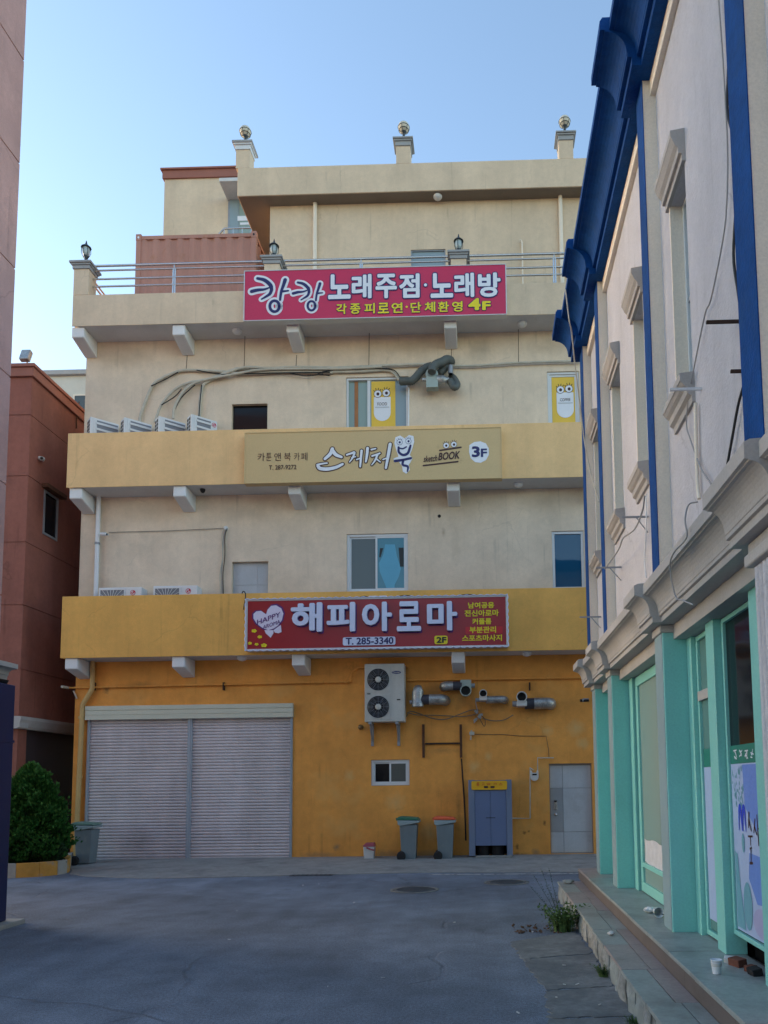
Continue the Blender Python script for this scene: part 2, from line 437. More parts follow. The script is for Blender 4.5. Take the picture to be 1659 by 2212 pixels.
lilac_print = flat("lilac_print", (0.72, 0.66, 0.80), 0.4)
frame_silver = mat("sign_frame", (0.60, 0.60, 0.60), rough=0.4, metal=0.4, var=0.05, bump=0.0)
logo_red = flat("logo_red", (0.50, 0.02, 0.05), 0.4)
logo_blue = flat("logo_blue", (0.04, 0.05, 0.16), 0.4)
bin_body = mat("bin_plastic", (0.185, 0.225, 0.245), rough=0.55, var=0.10, bump=0.1, streak=0.4, stain=(0.26, 0.27, 0.26), stain_scale=5, stain_lo=.56, stain_hi=.8)
bin_rim = mat("bin_rim_plastic", (0.29, 0.36, 0.37), rough=0.5, var=0.05, bump=0.05)
green_lid = mat("green_plastic", (0.045, 0.17, 0.105), rough=0.5, var=0.08, bump=0.05)
teal_lid = mat("faded_green_plastic", (0.15, 0.25, 0.20), rough=0.55, var=0.08, bump=0.05)
orange_lid = mat("orange_plastic", (0.75, 0.13, 0.055), rough=0.5, var=0.06, bump=0.05)
rubber = mat("black_rubber", (0.018, 0.018, 0.02), rough=0.8, var=0.15)
bucket_white = flat("bucket_plastic", (0.58, 0.57, 0.55), 0.45)
bucket_red = flat("bucket_lid", (0.42, 0.10, 0.13), 0.5)
cab_blue = mat("cabinet_blue", (0.14, 0.185, 0.315), rough=0.5, var=0.05, streak=0.05, bump=0.0)
cab_side = mat("cabinet_frame", (0.175, 0.215, 0.31), rough=0.5, var=0.06, streak=0.06, bump=0.0)
cab_yellow = flat("cabinet_sign", (0.80, 0.42, 0.015), 0.45)
red_ink = flat("red_ink", (0.62, 0.07, 0.02), 0.5)
concrete = mat("concrete", (0.30, 0.295, 0.28), rough=0.85, var=0.14, vscale=2.2, bump=0.5, bscale=45, stain=(0.17, 0.165, 0.16), stain_scale=1.6, stain_lo=0.52, stain_hi=0.72, mottled=0.08)
concrete_dark = mat("worn_concrete", (0.215, 0.215, 0.205), rough=0.9, var=0.18, vscale=3.0, bump=0.7, bscale=35, stain=(0.10, 0.10, 0.095), stain_scale=2.4, stain_lo=0.5, stain_hi=0.66, mottled=0.12)
granite_grey = mat("grey_granite", (0.30, 0.32, 0.31), rough=0.42, var=0.10, vscale=4, fine=0.16, fscale=240, bump=0.1, spec=0.5, stain=(0.17, 0.165, 0.155), stain_scale=2.6, stain_lo=0.50, stain_hi=0.72, mottled=.10)
granite_pink = mat("pink_granite", (0.33, 0.275, 0.265), rough=0.42, var=0.10, vscale=4, fine=0.16, fscale=240, bump=0.1, spec=0.5, stain=(0.17, 0.15, 0.135), stain_scale=2.6, stain_lo=0.50, stain_hi=0.72, mottled=.10)
granite_brown = mat("brown_granite", (0.145, 0.118, 0.108), rough=0.5, var=0.10, vscale=4, fine=0.16, fscale=240, bump=0.1, stain=(0.12, 0.09, 0.07), stain_scale=3, stain_lo=0.55, stain_hi=0.75)
rubble = mat("rough_stone", (0.30, 0.30, 0.29), rough=0.9, var=0.25, vscale=6, bump=0.9, bscale=20, bdist=0.03, stain=(0.13, 0.13, 0.12), stain_scale=4, stain_lo=0.48, stain_hi=0.62)
curb_yellow = mat("yellow_curb", (0.52, 0.27, 0.055), rough=0.8, var=0.14, vscale=5, bump=0.3, stain=(0.30, 0.27, 0.22), stain_scale=5, stain_lo=0.56, stain_hi=0.68)
curb_white = mat("bare_curb", (0.36, 0.34, 0.30), rough=0.85, var=0.14, vscale=5, bump=0.3, stain=(0.42, 0.24, 0.07), stain_scale=5, stain_lo=0.60, stain_hi=0.75)
soil = mat("soil", (0.035, 0.028, 0.02), rough=0.95, var=0.3, vscale=9, bump=0.8)
line_white = mat("road_paint", (0.48, 0.48, 0.47), rough=0.8, var=0.15, vscale=6, bump=0.2, stain=(0.09, 0.09, 0.095), stain_scale=9, stain_lo=0.50, stain_hi=0.60)
iron = mat("cast_iron", (0.105, 0.115, 0.13), rough=0.6, var=0.2, vscale=10, bump=0.3, metal=0.3)
paper = flat("paper", (0.58, 0.57, 0.56), 0.8)
paper_old = mat("old_notice", (0.56, 0.55, 0.58), rough=0.8, var=0.10, vscale=9, bump=0.4, bscale=20)
lamp_iron = flat("lamp_iron", (0.035, 0.045, 0.055), 0.45)
lamp_glass = flat("lamp_glass", (0.40, 0.47, 0.47), 0.15, 0.6)
globe_mat = mat("globe_acrylic", (0.62, 0.56, 0.44), rough=0.3, var=0.04, bump=0.0)
pale_wall = mat("pale_wall", (0.66, 0.61, 0.52), var=0.05, streak=0.06)
tile_lav = mat("lavender_tile", (0.30, 0.27, 0.31), rough=0.4, var=0.08, bump=0.05)
wood = mat("timber", (0.40, 0.17, 0.07), rough=0.7, var=0.14, vscale=5)
poster_blue = mat("poster_blue", (0.16, 0.27, 0.66), rough=0.35, var=0.06, bump=0.0)
poster_pale = mat("poster_pale", (0.42, 0.50, 0.72), rough=0.35, var=0.05, vscale=2, bump=0.0)
poster_lav = mat("poster_lilac", (0.42, 0.40, 0.62), rough=0.35, var=0.05, vscale=2, bump=0.0)
poster_green = flat("poster_green", (0.022, 0.20, 0.15), 0.4)
poster_teal = flat("poster_teal", (0.16, 0.36, 0.45), 0.4)
logo_cobalt = flat("logo_cobalt", (0.03, 0.06, 0.62), 0.4)
leaf_green = mat("thuja_green", (0.030, 0.118, 0.021), rough=0.7, var=0.35, vscale=7, fine=0.2, fscale=30, bump=0.0, spec=0.2)
leaf_shrub = mat("shrub_green", (0.028, 0.066, 0.026), rough=0.7, var=0.35, vscale=8, fine=0.2, fscale=30, bump=0.0, spec=0.2)
leaf_weed = mat("weed_green", (0.085, 0.145, 0.045), rough=0.7, var=0.35, vscale=14, fine=0.2, fscale=40, bump=0.0, spec=0.2)
bark = mat("bark", (0.06, 0.045, 0.035), rough=0.9, var=0.2)
dry_leaf = mat("dry_leaf", (0.13, 0.075, 0.05), rough=0.8, var=0.3, vscale=20)
foil = mat("clear_plastic", (0.66, 0.68, 0.70), rough=0.18, var=0.10, bump=0.0, spec=0.8)


def glass_mat(name, col, rough=0.03, spec=0.6):
    m = bpy.data.materials.new(name); m.use_nodes = True
    nt = m.node_tree; b = nt.nodes["Principled BSDF"]
    b.inputs["Base Color"].default_value = (*col, 1); b.inputs["Roughness"].default_value = rough
    b.inputs["Specular IOR Level"].default_value = spec
    geo = nt.nodes.new("ShaderNodeNewGeometry"); n = nt.nodes.new("ShaderNodeTexNoise"); n.inputs["Scale"].default_value = 1.7
    bp = nt.nodes.new("ShaderNodeBump"); bp.inputs["Strength"].default_value = 0.05; bp.inputs["Distance"].default_value = 0.05
    nt.links.new(geo.outputs["Position"], n.inputs["Vector"]); nt.links.new(n.outputs["Fac"], bp.inputs["Height"]); nt.links.new(bp.outputs[0], b.inputs["Normal"])
    return m


glass_dark = glass_mat("dark_glass", (0.008, 0.009, 0.012), 0.08, 0.3)
glass_blue = glass_mat("blue_glass", (0.012, 0.075, 0.15))
glass_teal = glass_mat("teal_glass", (0.05, 0.20, 0.27))
glass_grey = glass_mat("grey_glass", (0.085, 0.095, 0.092))
glass_green = glass_mat("green_glass", (0.13, 0.24, 0.22))
glass_film = glass_mat("film_glass", (0.26, 0.34, 0.31), 0.25)
glass_pale = glass_mat("pale_glass", (0.26, 0.33, 0.36), 0.2)


def asphalt_mat():
    m = bpy.data.materials.new("asphalt"); m.use_nodes = True
    nt = m.node_tree; b = nt.nodes["Principled BSDF"]; L = nt.links.new
    b.inputs["Roughness"].default_value = 0.8; b.inputs["Specular IOR Level"].default_value = 0.4
    geo = nt.nodes.new("ShaderNodeNewGeometry")

    def noise(s, d=6, r=0.6, dist=0.0):
        n = nt.nodes.new("ShaderNodeTexNoise"); n.inputs["Scale"].default_value = s; n.inputs["Detail"].default_value = d
        n.inputs["Roughness"].default_value = r; n.inputs["Distortion"].default_value = dist
        L(geo.outputs["Position"], n.inputs["Vector"]); return n

    def rng(f, a, c, b2, d):
        r = nt.nodes.new("ShaderNodeMapRange"); r.inputs[1].default_value = a; r.inputs[2].default_value = b2
        r.inputs[3].default_value = c; r.inputs[4].default_value = d; L(f, r.inputs[0]); return r.outputs[0]

    def math2(op, a, b2):
        n = nt.nodes.new("ShaderNodeMath"); n.operation = op; L(a, n.inputs[0])
        if isinstance(b2, float): n.inputs[1].default_value = b2
        else: L(b2, n.inputs[1])
        return n.outputs[0]
    v = math2('MULTIPLY', rng(noise(0.45, 4).outputs[0], 0.35, 0.74, 0.65, 1.26), rng(noise(3.0, 6).outputs[0], 0.3, 0.86, 0.7, 1.14))
    v = math2('MULTIPLY', v, rng(noise(130, 2).outputs[0], 0.3, 0.50, 0.72, 1.75))
    v = math2('MULTIPLY', v, rng(noise(38, 3, 0.7).outputs[0], 0.3, 0.72, 0.7, 1.30))
    v = math2('MULTIPLY', v, rng(noise(0.9, 5, 0.65, 0.8).outputs[0], 0.60, 1.0, 0.74, 0.74))
    # cracks
    wv = noise(1.2, 4)
    add = nt.nodes.new("ShaderNodeMix"); add.data_type = 'RGBA'; add.inputs[0].default_value = 0.25
    L(geo.outputs["Position"], add.inputs[6]); L(wv.outputs["Color"], add.inputs[7])
    vo = nt.nodes.new("ShaderNodeTexVoronoi"); vo.feature = 'DISTANCE_TO_EDGE'; vo.inputs["Scale"].default_value = 0.33
    L(add.outputs[2], vo.inputs["Vector"])
    crack = rng(vo.outputs["Distance"], 0.0, 0.0, 0.007, 1.0)
    gate = rng(noise(0.5, 2).outputs[0], 0.50, 1.0, 0.58, 0.0)
    cr = math2('MAXIMUM', crack, gate)
    v = math2('MULTIPLY', v, rng(cr, 0.0, 0.86, 1.0, 1.0))
    wr = nt.nodes.new("ShaderNodeMapping"); wr.inputs["Scale"].default_value = (1.6, 0.12, 1.0); wr.inputs["Rotation"].default_value = (0, 0, R(28)); L(geo.outputs["Position"], wr.inputs["Vector"])
    tn = nt.nodes.new("ShaderNodeTexNoise"); tn.inputs["Scale"].default_value = 1.3; tn.inputs["Detail"].default_value = 4; L(wr.outputs[0], tn.inputs["Vector"])
    v = math2('MULTIPLY', v, rng(tn.outputs[0], 0.35, 0.88, 0.65, 1.10))
    pc = nt.nodes.new("ShaderNodeTexVoronoi"); pc.inputs["Scale"].default_value = 0.16; L(add.outputs[2], pc.inputs["Vector"])
    sp_ = nt.nodes.new("ShaderNodeSeparateColor"); L(pc.outputs["Color"], sp_.inputs[0])
    v = math2('MULTIPLY', v, rng(sp_.outputs[0], 0.0, 0.90, 1.0, 1.12))
    # pale specks of grit
    sp = nt.nodes.new("ShaderNodeTexVoronoi"); sp.inputs["Scale"].default_value = 5.0; L(geo.outputs["Position"], sp.inputs["Vector"])
    speck = math2('MULTIPLY', rng(sp.outputs["Distance"], 0.0, 1.0, 0.055, 0.0), rng(noise(0.9, 3).outputs[0], 0.55, 0.0, 0.65, 1.0))
    mx = nt.nodes.new("ShaderNodeMix"); mx.data_type = 'RGBA'; mx.blend_type = 'MULTIPLY'; mx.inputs[0].default_value = 1.0
    mx.inputs[6].default_value = (0.142, 0.168, 0.212, 1); L(v, mx.inputs[7])
    m2 = nt.nodes.new("ShaderNodeMix"); m2.data_type = 'RGBA'; L(rng(speck, 0.0, 0.0, 1.0, 0.45), m2.inputs[0]); L(mx.outputs[2], m2.inputs[6]); m2.inputs[7].default_value = (0.26, 0.26, 0.26, 1)
    L(m2.outputs[2], b.inputs["Base Color"])
    bp = nt.nodes.new("ShaderNodeBump"); bp.inputs["Strength"].default_value = 0.6; bp.inputs["Distance"].default_value = 0.01
    L(noise(160, 3).outputs[0], bp.inputs["Height"])
    b2 = nt.nodes.new("ShaderNodeBump"); b2.inputs["Strength"].default_value = 0.5; b2.inputs["Distance"].default_value = 0.03
    L(math2('ADD', cr, rng(noise(1.1, 3).outputs[0], 0, 0.0, 1, 0.6)), b2.inputs["Height"]); L(bp.outputs[0], b2.inputs["Normal"])
    L(b2.outputs[0], b.inputs["Normal"])
    return m


asphalt = asphalt_mat()

# ------------------------------------------------------------------ lettering
TEXT = {}


def text_raw(body, off, extrude=0.0, shear=0.0):
    key = (body, off, extrude, shear)
    if key in TEXT: return TEXT[key]
    c = bpy.data.curves.new("lettering", 'FONT')
    c.body = body; c.offset = off; c.extrude = extrude; c.resolution_u = 3; c.shear = shear; c.fill_mode = 'FRONT' if extrude == 0 else 'BOTH'
    o = bpy.data.objects.new("lettering", c); sc.collection.objects.link(o)
    dg = bpy.context.evaluated_depsgraph_get(); dg.update()
    me = bpy.data.meshes.new_from_object(o.evaluated_get(dg))
    V = [tuple(v.co) for v in me.vertices]; Fc = [tuple(p.vertices) for p in me.polygons]
    bpy.data.objects.remove(o); bpy.data.curves.remove(c); bpy.data.meshes.remove(me)
    TEXT[key] = (V, Fc)
    return TEXT[key]


def letters(parent, body, u0, u1, z0, z1, w, m, bold=0.02, name="lettering", outline=None, depth=0.0, shear=0.0, skew=0.0, label=None):
    """fit a line of text into u0..u1, z0..z1 on plane w (facing -w); skew tilts the baseline"""
    V0, _ = text_raw(body, 0.0, 0.0, shear)
    xa, xb = min(v[0] for v in V0), max(v[0] for v in V0)
    ya, yb = min(v[1] for v in V0), max(v[1] for v in V0)
    sx, sy = (u1 - u0) / (xb - xa), (z1 - z0) / (yb - ya)

    def put(off, wp, material, nm, ext):
        V, Fc = text_raw(body, 0.0, 0.05 if ext else 0.0, shear)
        mb = MB()
        ring = [(0.0, 0.0)] if off < 0.008 else [(0.0, 0.0)] + [(off * math.cos(2 * math.pi * k / 10), off * math.sin(2 * math.pi * k / 10)) for k in range(10)]
        for k, (ox, oy) in enumerate(ring):
            out = []
            for x, y, z in V:
                uu = u0 + (x + ox - xa) * sx
                out.append((uu, wp - 0.0002 * k - (ext * (z / 0.05 * 0.5 + 0.5) if ext else 0.0), z0 + (y + oy - ya) * sy + skew * (uu - u0)))
            mb.add(out, Fc)
        return part(parent, nm, mb, material, fix=False, label=label)
    if outline:
        put(bold + outline[1], w, outline[0], "lettering_outline", 0.0)
        w -= 0.005
    return put(bold, w, m, name, depth)


def blob(mb, pts, w, flip=False):
    mb.sheet([(u, w, z) for u, z in pts])


def ellipse(cu, cz, ru, rz, n=24, a0=0.0):
    return [(cu + ru * math.cos(a0 + 2 * math.pi * k / n), cz + rz * math.sin(a0 + 2 * math.pi * k / n)) for k in range(n)]


def rrect(u0, u1, z0, z1, r, n=4):
    out = []
    for cu, cz, a in ((u1 - r, z0 + r, -90), (u1 - r, z1 - r, 0), (u0 + r, z1 - r, 90), (u0 + r, z0 + r, 180)):
        for k in range(n + 1):
            an = R(a + 90 * k / n)
            out.append((cu + r * math.cos(an), cz + r * math.sin(an)))
    return out


def smooth_path(pts, n=5):
    """Catmull-Rom through 2D/3D points"""
    p = [Vector(q) for q in pts]
    if len(p) < 3: return p
    out = []
    for i in range(len(p) - 1):
        a = p[i - 1] if i else p[0] * 2 - p[1]
        b, c = p[i], p[i + 1]
        d = p[i + 2] if i + 2 < len(p) else p[-1] * 2 - p[-2]
        for k in range(n):
            t = k / n
            out.append(0.5 * ((2 * b) + (c - a) * t + (2 * a - 5 * b + 4 * c - d) * t * t + (3 * b - a - 3 * c + d) * t ** 3))
    out.append(p[-1])
    return out


def stroke(mb, pts, width, w, grow=0.0, n=5):
    """a brush stroke lying on plane w; width may be a list (taper)"""
    path = smooth_path([Vector((a, b)) for a, b in pts], n)
    m = len(path)
    ws = width if isinstance(width, (list, tuple)) else [width, width]
    L_, R_ = [], []
    for i, p in enumerate(path):
        t = (path[min(i + 1, m - 1)] - path[max(i - 1, 0)]).normalized()
        nn = Vector((-t.y, t.x))
        f = i / (m - 1) * (len(ws) - 1); k = min(int(f), len(ws) - 2)
        h = (ws[k] + (ws[k + 1] - ws[k]) * (f - k)) / 2 + grow
        L_.append(p + nn * h); R_.append(p - nn * h)

    def cap(p, d, h):
        a = math.atan2(d.y, d.x)
        return [p + Vector((math.cos(a + s), math.sin(a + s))) * h for s in (R(60), R(30), 0, R(-30), R(-60))]
    d0 = (path[0] - path[1]).normalized(); d1 = (path[-1] - path[-2]).normalized()
    h0 = (L_[0] - R_[0]).length / 2; h1 = (L_[-1] - R_[-1]).length / 2
    for i in range(m - 1):
        mb.sheet([(q.x, w, q.y) for q in (L_[i], R_[i], R_[i + 1], L_[i + 1])])
    mb.sheet([(q.x, w, q.y) for q in [L_[-1]] + cap(path[-1], d1, h1) + [R_[-1]]])
    mb.sheet([(q.x, w, q.y) for q in [R_[0]] + cap(path[0], d0, h0) + [L_[0]]])


# ================================================================== SETTING
gm = MB(); gm.sheet([(-150, -150, 0), (150, -150, 0), (150, 150, 0), (-150, 150, 0)])
solo("road", "dark blue-grey worn asphalt of the street", "road", WORLD, (0, 0, 0), gm, asphalt, kind="structure")
# concrete apron that ramps up to the facade
ap = [(-8.55, 16.6), (-8.1, 15.9), (-7.85, 15.3), (-7.3, 14.85), (-6.0, 14.42), (-5.2, 14.40), (-4.0, 14.50), (-2.75, 14.62), (-1.6, 14.72), (-0.6, 14.78), (1.0, 14.62), (2.6, 14.45), (9.0, 14.3)]
am = MB()
V = []
for i, (x, y) in enumerate(ap):
    yb = 17.4 - x * 0.021 + 0.05
    V += [(x, y, -0.03), (x, y, 0.012), (x, y + min(0.5, (yb - y) * .3), 0.03), (x, yb, 0.075)]
am.add(V, [(i * 4 + k, i * 4 + 4 + k, i * 4 + 5 + k, i * 4 + 1 + k) for i in range(len(ap) - 1) for k in range(3)])
solo("pavement", "pale worn concrete apron in front of the orange wall", "pavement", WORLD, (0, 16, 0), am, concrete, kind="structure")
lm = MB()
for x0, x1, y0, y1 in ((-0.75, 0.2, 14.40, 14.33), (0.26, 2.7, 14.33, 14.20)):
    lm.sheet([(x0, y0, 0.006), (x1, y1, 0.006), (x1, y1 + 0.11, 0.006), (x0, y0 + 0.11, 0.006)])
solo("road_marking", "thin worn white line along the kerb", "road marking", WORLD, (0, 14.3, 0), lm, line_white, kind="structure")
for lab, x, y, r in (("iron manhole cover left of the other one in the road", -0.88, 12.44, 0.34), ("iron manhole cover nearest the white road line", 0.62, 13.2, 0.33)):
    mb = MB(); mb.lathe([(r + .05, 0.004), (r + .05, 0.010), (r, 0.010), (r, 0.004)], (x, y, 0), 28)
    t = thing("manhole_cover", lab, "manhole", WORLD, (x, y, 0), "manhole covers in the road")
    part(t, "rim", mb, concrete_dark)
    mb = MB(); mb.lathe([(r - .01, 0.0), (r - .01, 0.012), (0.001, 0.012)], (x, y, 0), 28)
    lid = part(t, "lid", mb, iron)
    mb = MB()
    for k in range(-4, 5):
        h = math.sqrt(max(0.0, (r * .85) ** 2 - (k * r * .19) ** 2))
        mb.box(x - h, x + h, y + k * r * .19 - .012, y + k * r * .19 + .012, 0.012, 0.018)
    part(lid, "lid_ribs", mb, iron)
mb = MB(); mb.box(-3.35, -2.55, 14.48, 14.62, -0.02, 0.016)
for k in range(9): mb.box(-3.3 + k * .085, -3.26 + k * .085, 14.49, 14.61, 0.016, 0.024)
solo("drain_grate", "dark iron drain grate at the edge of the apron", "drain", WORLD, (-2.95, 14.55, 0), mb, iron)

# ================================================================== CENTRE BUILDING
UL, UR = -9.03, 9.0
bld = thing("commercial_building", "tall cream and mustard commercial building closing the end of the street", "building", FC, (0, 0, 0))
Z2, Z3, Z4 = 4.57, 8.48, 12.33
BW = -0.68

holes_g = []
shut = (box_of(191, 1548, 633, 1862))
shL, shR = P(191, 1552)[0], P(633, 1548)[0]
shTop = (P(191, 1556)[1] + P(633, 1548)[1]) / 2
win_g = box_of(801.4, 1641, 884.7, 1697)
door_g = box_of(1188, 1649, 1281, 1856)
door_g = (door_g[0], door_g[1], 0.08, door_g[3])
holes_g = [(shL, shR, 0.0, shTop), win_g, door_g]
mb = MB(); mb.wall(UL, UR, -0.05, Z2, 0, 0.22, holes_g)
mb.sheet([(UL, 0, -0.05), (UL, 0, Z2), (UL, 10, Z2), (UL, 10, -0.05)])
wall_g = part(bld, "ground_floor_wall", mb, orange, label="mustard orange ground floor wall with stains and faded patches", fix=False)
win_2a = box_of(748.8, 1152.6, 881.7, 1279); win_2b = box_of(1193, 1146.6, 1262, 1273); door_2 = box_of(500.8, 1213, 579, 1300)
z2t = Z2 + 0.14
door_2 = (door_2[0], door_2[1], z2t, door_2[3])
mb = MB(); mb.wall(UL, UR, Z2, Z3, 0, 0.16, [win_2a, win_2b, door_2])
mb.sheet([(UL, 0, Z2), (UL, 0, Z3), (UL, 10, Z3), (UL, 10, Z2)])
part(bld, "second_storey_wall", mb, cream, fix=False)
win_3a = box_of(747.4, 814, 882, 940); win_3b = box_of(1183, 802, 1252, 930); op_3 = box_of(500.4, 872.4, 577.5, 940)
z3t = Z3 + 0.14
win_3a = (win_3a[0], win_3a[1], win_3a[2] - .25, win_3a[3]); win_3b = (win_3b[0], win_3b[1], win_3b[2] - .25, win_3b[3]); op_3 = (op_3[0], op_3[1], z3t, op_3[3])
mb = MB(); mb.wall(UL, UR, Z3, Z4, 0, 0.16, [win_3a, win_3b, op_3])
mb.sheet([(UL, 0, Z3), (UL, 0, Z4), (UL, 10, Z4), (UL, 10, Z3)])
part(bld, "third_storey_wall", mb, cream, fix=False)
mb = MB(); mb.box(op_3[0], op_3[1], 0.10, 0.14, op_3[2], op_3[3])
part(bld, "dark_window", mb, glass_dark, label="unlit black window opening above the tan band")
mb = MB(); mb.box(UL + .02, UR, 0.30, 9.9, -0.05, Z4)
part(bld, "core", mb, dark_void)


def parapet(zb, zt, m, label):
    mb = MB()
    prof = [(BW, zb - .012), (BW + .015, zb - .012), (BW + .015, zb + .14), (BW + .12, zb + .14), (BW + .12, zt), (BW, zt)]
    mb.prism_u(prof, UL, UR)
    p_ = part(bld, "balcony_parapet", mb, m, bevel=0.012, label=label)
    mb = MB(); mb.box(UL, UL + .12, BW + .121, -0.002, zb + .001, zt - .002)
    part(bld, "balcony_end", mb, m)
    mb = MB(); mb.box(UL + .121, UR, BW + .016, -0.002, zb, zb + .14)
    part(bld, "balcony_floor", mb, soffit_grey)
    return p_


parapet(Z2, 5.955, mustard, "mustard yellow balcony band with the red sign on it")
parapet(Z3, 9.75, tan, "tan balcony band with the tan sign on it")
parapet(Z4, 13.08, cream_top, "cream balcony band with the pink sign on it")


def bracket(px, zb):
    u = P(px, 710, -0.62)[0] if zb > 10 else (P(px, 1066, -0.62)[0] if zb > 7 else P(px, 1434, -0.62)[0])
    mb = MB(); mb.prism_u([(-.635, zb - .002), (-.635, zb - .25), (-0.003, zb - .40), (-0.003, zb - .002)], u - .145, u + .145)
    part(bld, "bracket", mb, bracket_white, bevel=0.022)


for px in (169, 386, 632, 972.6, 1330): bracket(px, Z4)
for px in (164, 388, 636, 979, 1290): bracket(px, Z3)
for px in (154.5, 385.5, 644.5, 989.5, 1330): bracket(px, Z2)


# windows -------------------------------------------------------------
def frame_rect(u0, u1, z0, z1, w0, w1, t):
    mb = MB()
    mb.box(u0, u1, w0, w1, z1 - t, z1); mb.box(u0, u1, w0, w1, z0, z0 + t)
    mb.box(u0, u0 + t, w0, w1, z0 + t, z1 - t); mb.box(u1 - t, u1, w0, w1, z0 + t, z1 - t)
    return mb


def pane(parent, u0, u1, z0, z1, w, m, name="pane"):
    mb = MB(); mb.box(u0, u1, w, w + .008, z0, z1)
    return part(parent, name, mb, m)


def sliding_window(h, t, gl, gr, split=.5, label=None):
    u0, u1, z0, z1 = h
    f = part(bld, "window", frame_rect(u0 + .004, u1 - .004, z0 + .004, z1 - .004, .03, .11, t), window_white, bevel=.004, label=label)
    um = u0 + (u1 - u0) * split
    part(f, "sash", frame_rect(u0 + t, um + t * .5, z0 + t, z1 - t, .07, .10, t * .8), window_white)
    part(f, "sash", frame_rect(um - t * .5, u1 - t, z0 + t, z1 - t, .036, .066, t * .8), window_white)
    pane(f, u0 + t * 1.8, um - t * .3, z0 + t * 1.8, z1 - t * 1.8, .08, gl)
    pane(f, um + t * .3, u1 - t * 1.8, z0 + t * 1.8, z1 - t * 1.8, .046, gr)
    return f


w2 = sliding_window(win_2a, .055, glass_grey, glass_teal, .485, "white sliding window with grey and blue panes")
# reflection painted on the right pane: a wavy light blue shape with dark strips
pa = [P(x, y, .044) for x, y in ((832, 1176), (853, 1176), (857, 1200), (866, 1228), (862, 1245), (853, 1262), (852, 1270), (835, 1271), (828, 1254), (820, 1234), (819, 1216), (828, 1198))]
mb = MB(); blob(mb, pa, .044); part(w2, "painted_reflection", mb, flat("reflection_light_blue", (0.10, 0.36, 0.52), .15), fix=False)
for q in (((821, 1184), (828, 1184), (822, 1204), (819, 1204)), ((861, 1183), (872, 1183), (872, 1224), (864, 1224))):
    mb = MB(); blob(mb, [P(x, y, .0436) for x, y in q], .0436); part(w2, "dark_reflection_strip", mb, black, fix=False)
w2b = part(bld, "window", frame_rect(win_2b[0] + .004, win_2b[1], win_2b[2] + .004, win_2b[3] - .004, .03, .11, .06), window_white, bevel=.004, label="white framed window with a deep blue pane")
pane(w2b, win_2b[0] + .07, win_2b[1] - .06, win_2b[2] + .07, win_2b[3] - .07, .06, glass_blue)
# white panelled hatch, 2nd floor
d2 = MB(); d2.box(door_2[0], door_2[1], .10, .14, door_2[2], door_2[3]); d2p = part(bld, "hatch_door", d2, door_grey, label="pale grey panelled door behind the mustard band")
um = door_2[0] + (door_2[1] - door_2[0]) * .68; zm = P(540, 1262)[1]
for a, b, c, d in ((door_2[0] + .01, um - .006, zm + .006, door_2[3] - .03), (um + .006, door_2[1] - .01, zm + .006, door_2[3] - .03), (door_2[0] + .01, um - .006, door_2[2], zm - .006), (um + .006, door_2[1] - .01, door_2[2], zm - .006)):
    mb = MB(); mb.box(a, b, .092, .10, c, d); part(d2p, "panel", mb, door_grey, bevel=.003)
# third floor windows with posters
u0, u1, z0, z1 = win_3a
f3 = part(bld, "window", frame_rect(u0 + .004, u1 - .004, z0, z1 - .004, .03, .12, .05), window_white, bevel=.004, label="window with a yellow food poster and one open leaf")
ua, ub, uc, ud = P(803, 870, .06)[0], P(800, 870, .06)[0], P(854, 870, .06)[0], P(875, 870, .06)[0]
mb = MB(); mb.box(u0 + .05, ub - .06, .10, .108, z0 + .05, z1 - .05); part(f3, "pane", mb, glass_film)
mb = MB(); mb.box(P(766, 870, .09)[0], P(773.5, 870, .09)[0], .085, .098, z0 + .05, z1 - .06); part(f3, "timber_batten", mb, wood)
mb = MB(); mb.box(ub - .07, ub, .05, .09, z0 + .05, z1 - .05); part(f3, "mullion", mb, window_white)
pane(f3, ub, u1 - .05, z0 + .05, z1 - .05, .075, glass_pale)
mb = MB(); mb.box(ua - .01, uc, .066, .072, z0 + .05, z1 - .08); poster_f = part(f3, "poster", mb, yellow_print)
u0, u1, z0, z1 = win_3b
f3b = part(bld, "window", frame_rect(u0 + .004, u1 - .004, z0, z1 - .004, .03, .12, .05), window_white, bevel=.004, label="window with a yellow coffee poster")
part(f3b, "sash", frame_rect(u0 + .055, u1 - .05, z0 + .05, z1 - .055, .06, .09, .05), window_white)
mb = MB(); mb.box(u0 + .11, u1 - .06, .07, .076, z0 + .1, z1 - .11); poster_c = part(f3b, "poster", mb, yellow_print)


def eyes(parent, cs, r, w, lash=True, ink=brown_ink):
    for cu, cz in cs:
        mb = MB(); mk = MB(); mp = MB()
        blob(mk, ellipse(cu, cz, r * 1.13, r * 1.13), w)
        blob(mb, ellipse(cu, cz, r, r), w - .002)
        blob(mp, ellipse(cu + r * .05, cz - r * .05, r * .42, r * .46), w - .004)
        if lash:
            for a, l in ((140, .6), (112, .75), (85, .7), (58, .6)):
                c_, s_ = math.cos(R(a)), math.sin(R(a))
                stroke(mk, [(cu + c_ * r, cz + s_ * r), (cu + c_ * r * (1 + l) + r * .08, cz + s_ * r * (1 + l))], r * .17, w, n=2)
        part(parent, "eye_outline", mk, ink, fix=False); part(parent, "eye_white", mb, white_print, fix=False); part(parent, "pupil", mp, ink, fix=False)


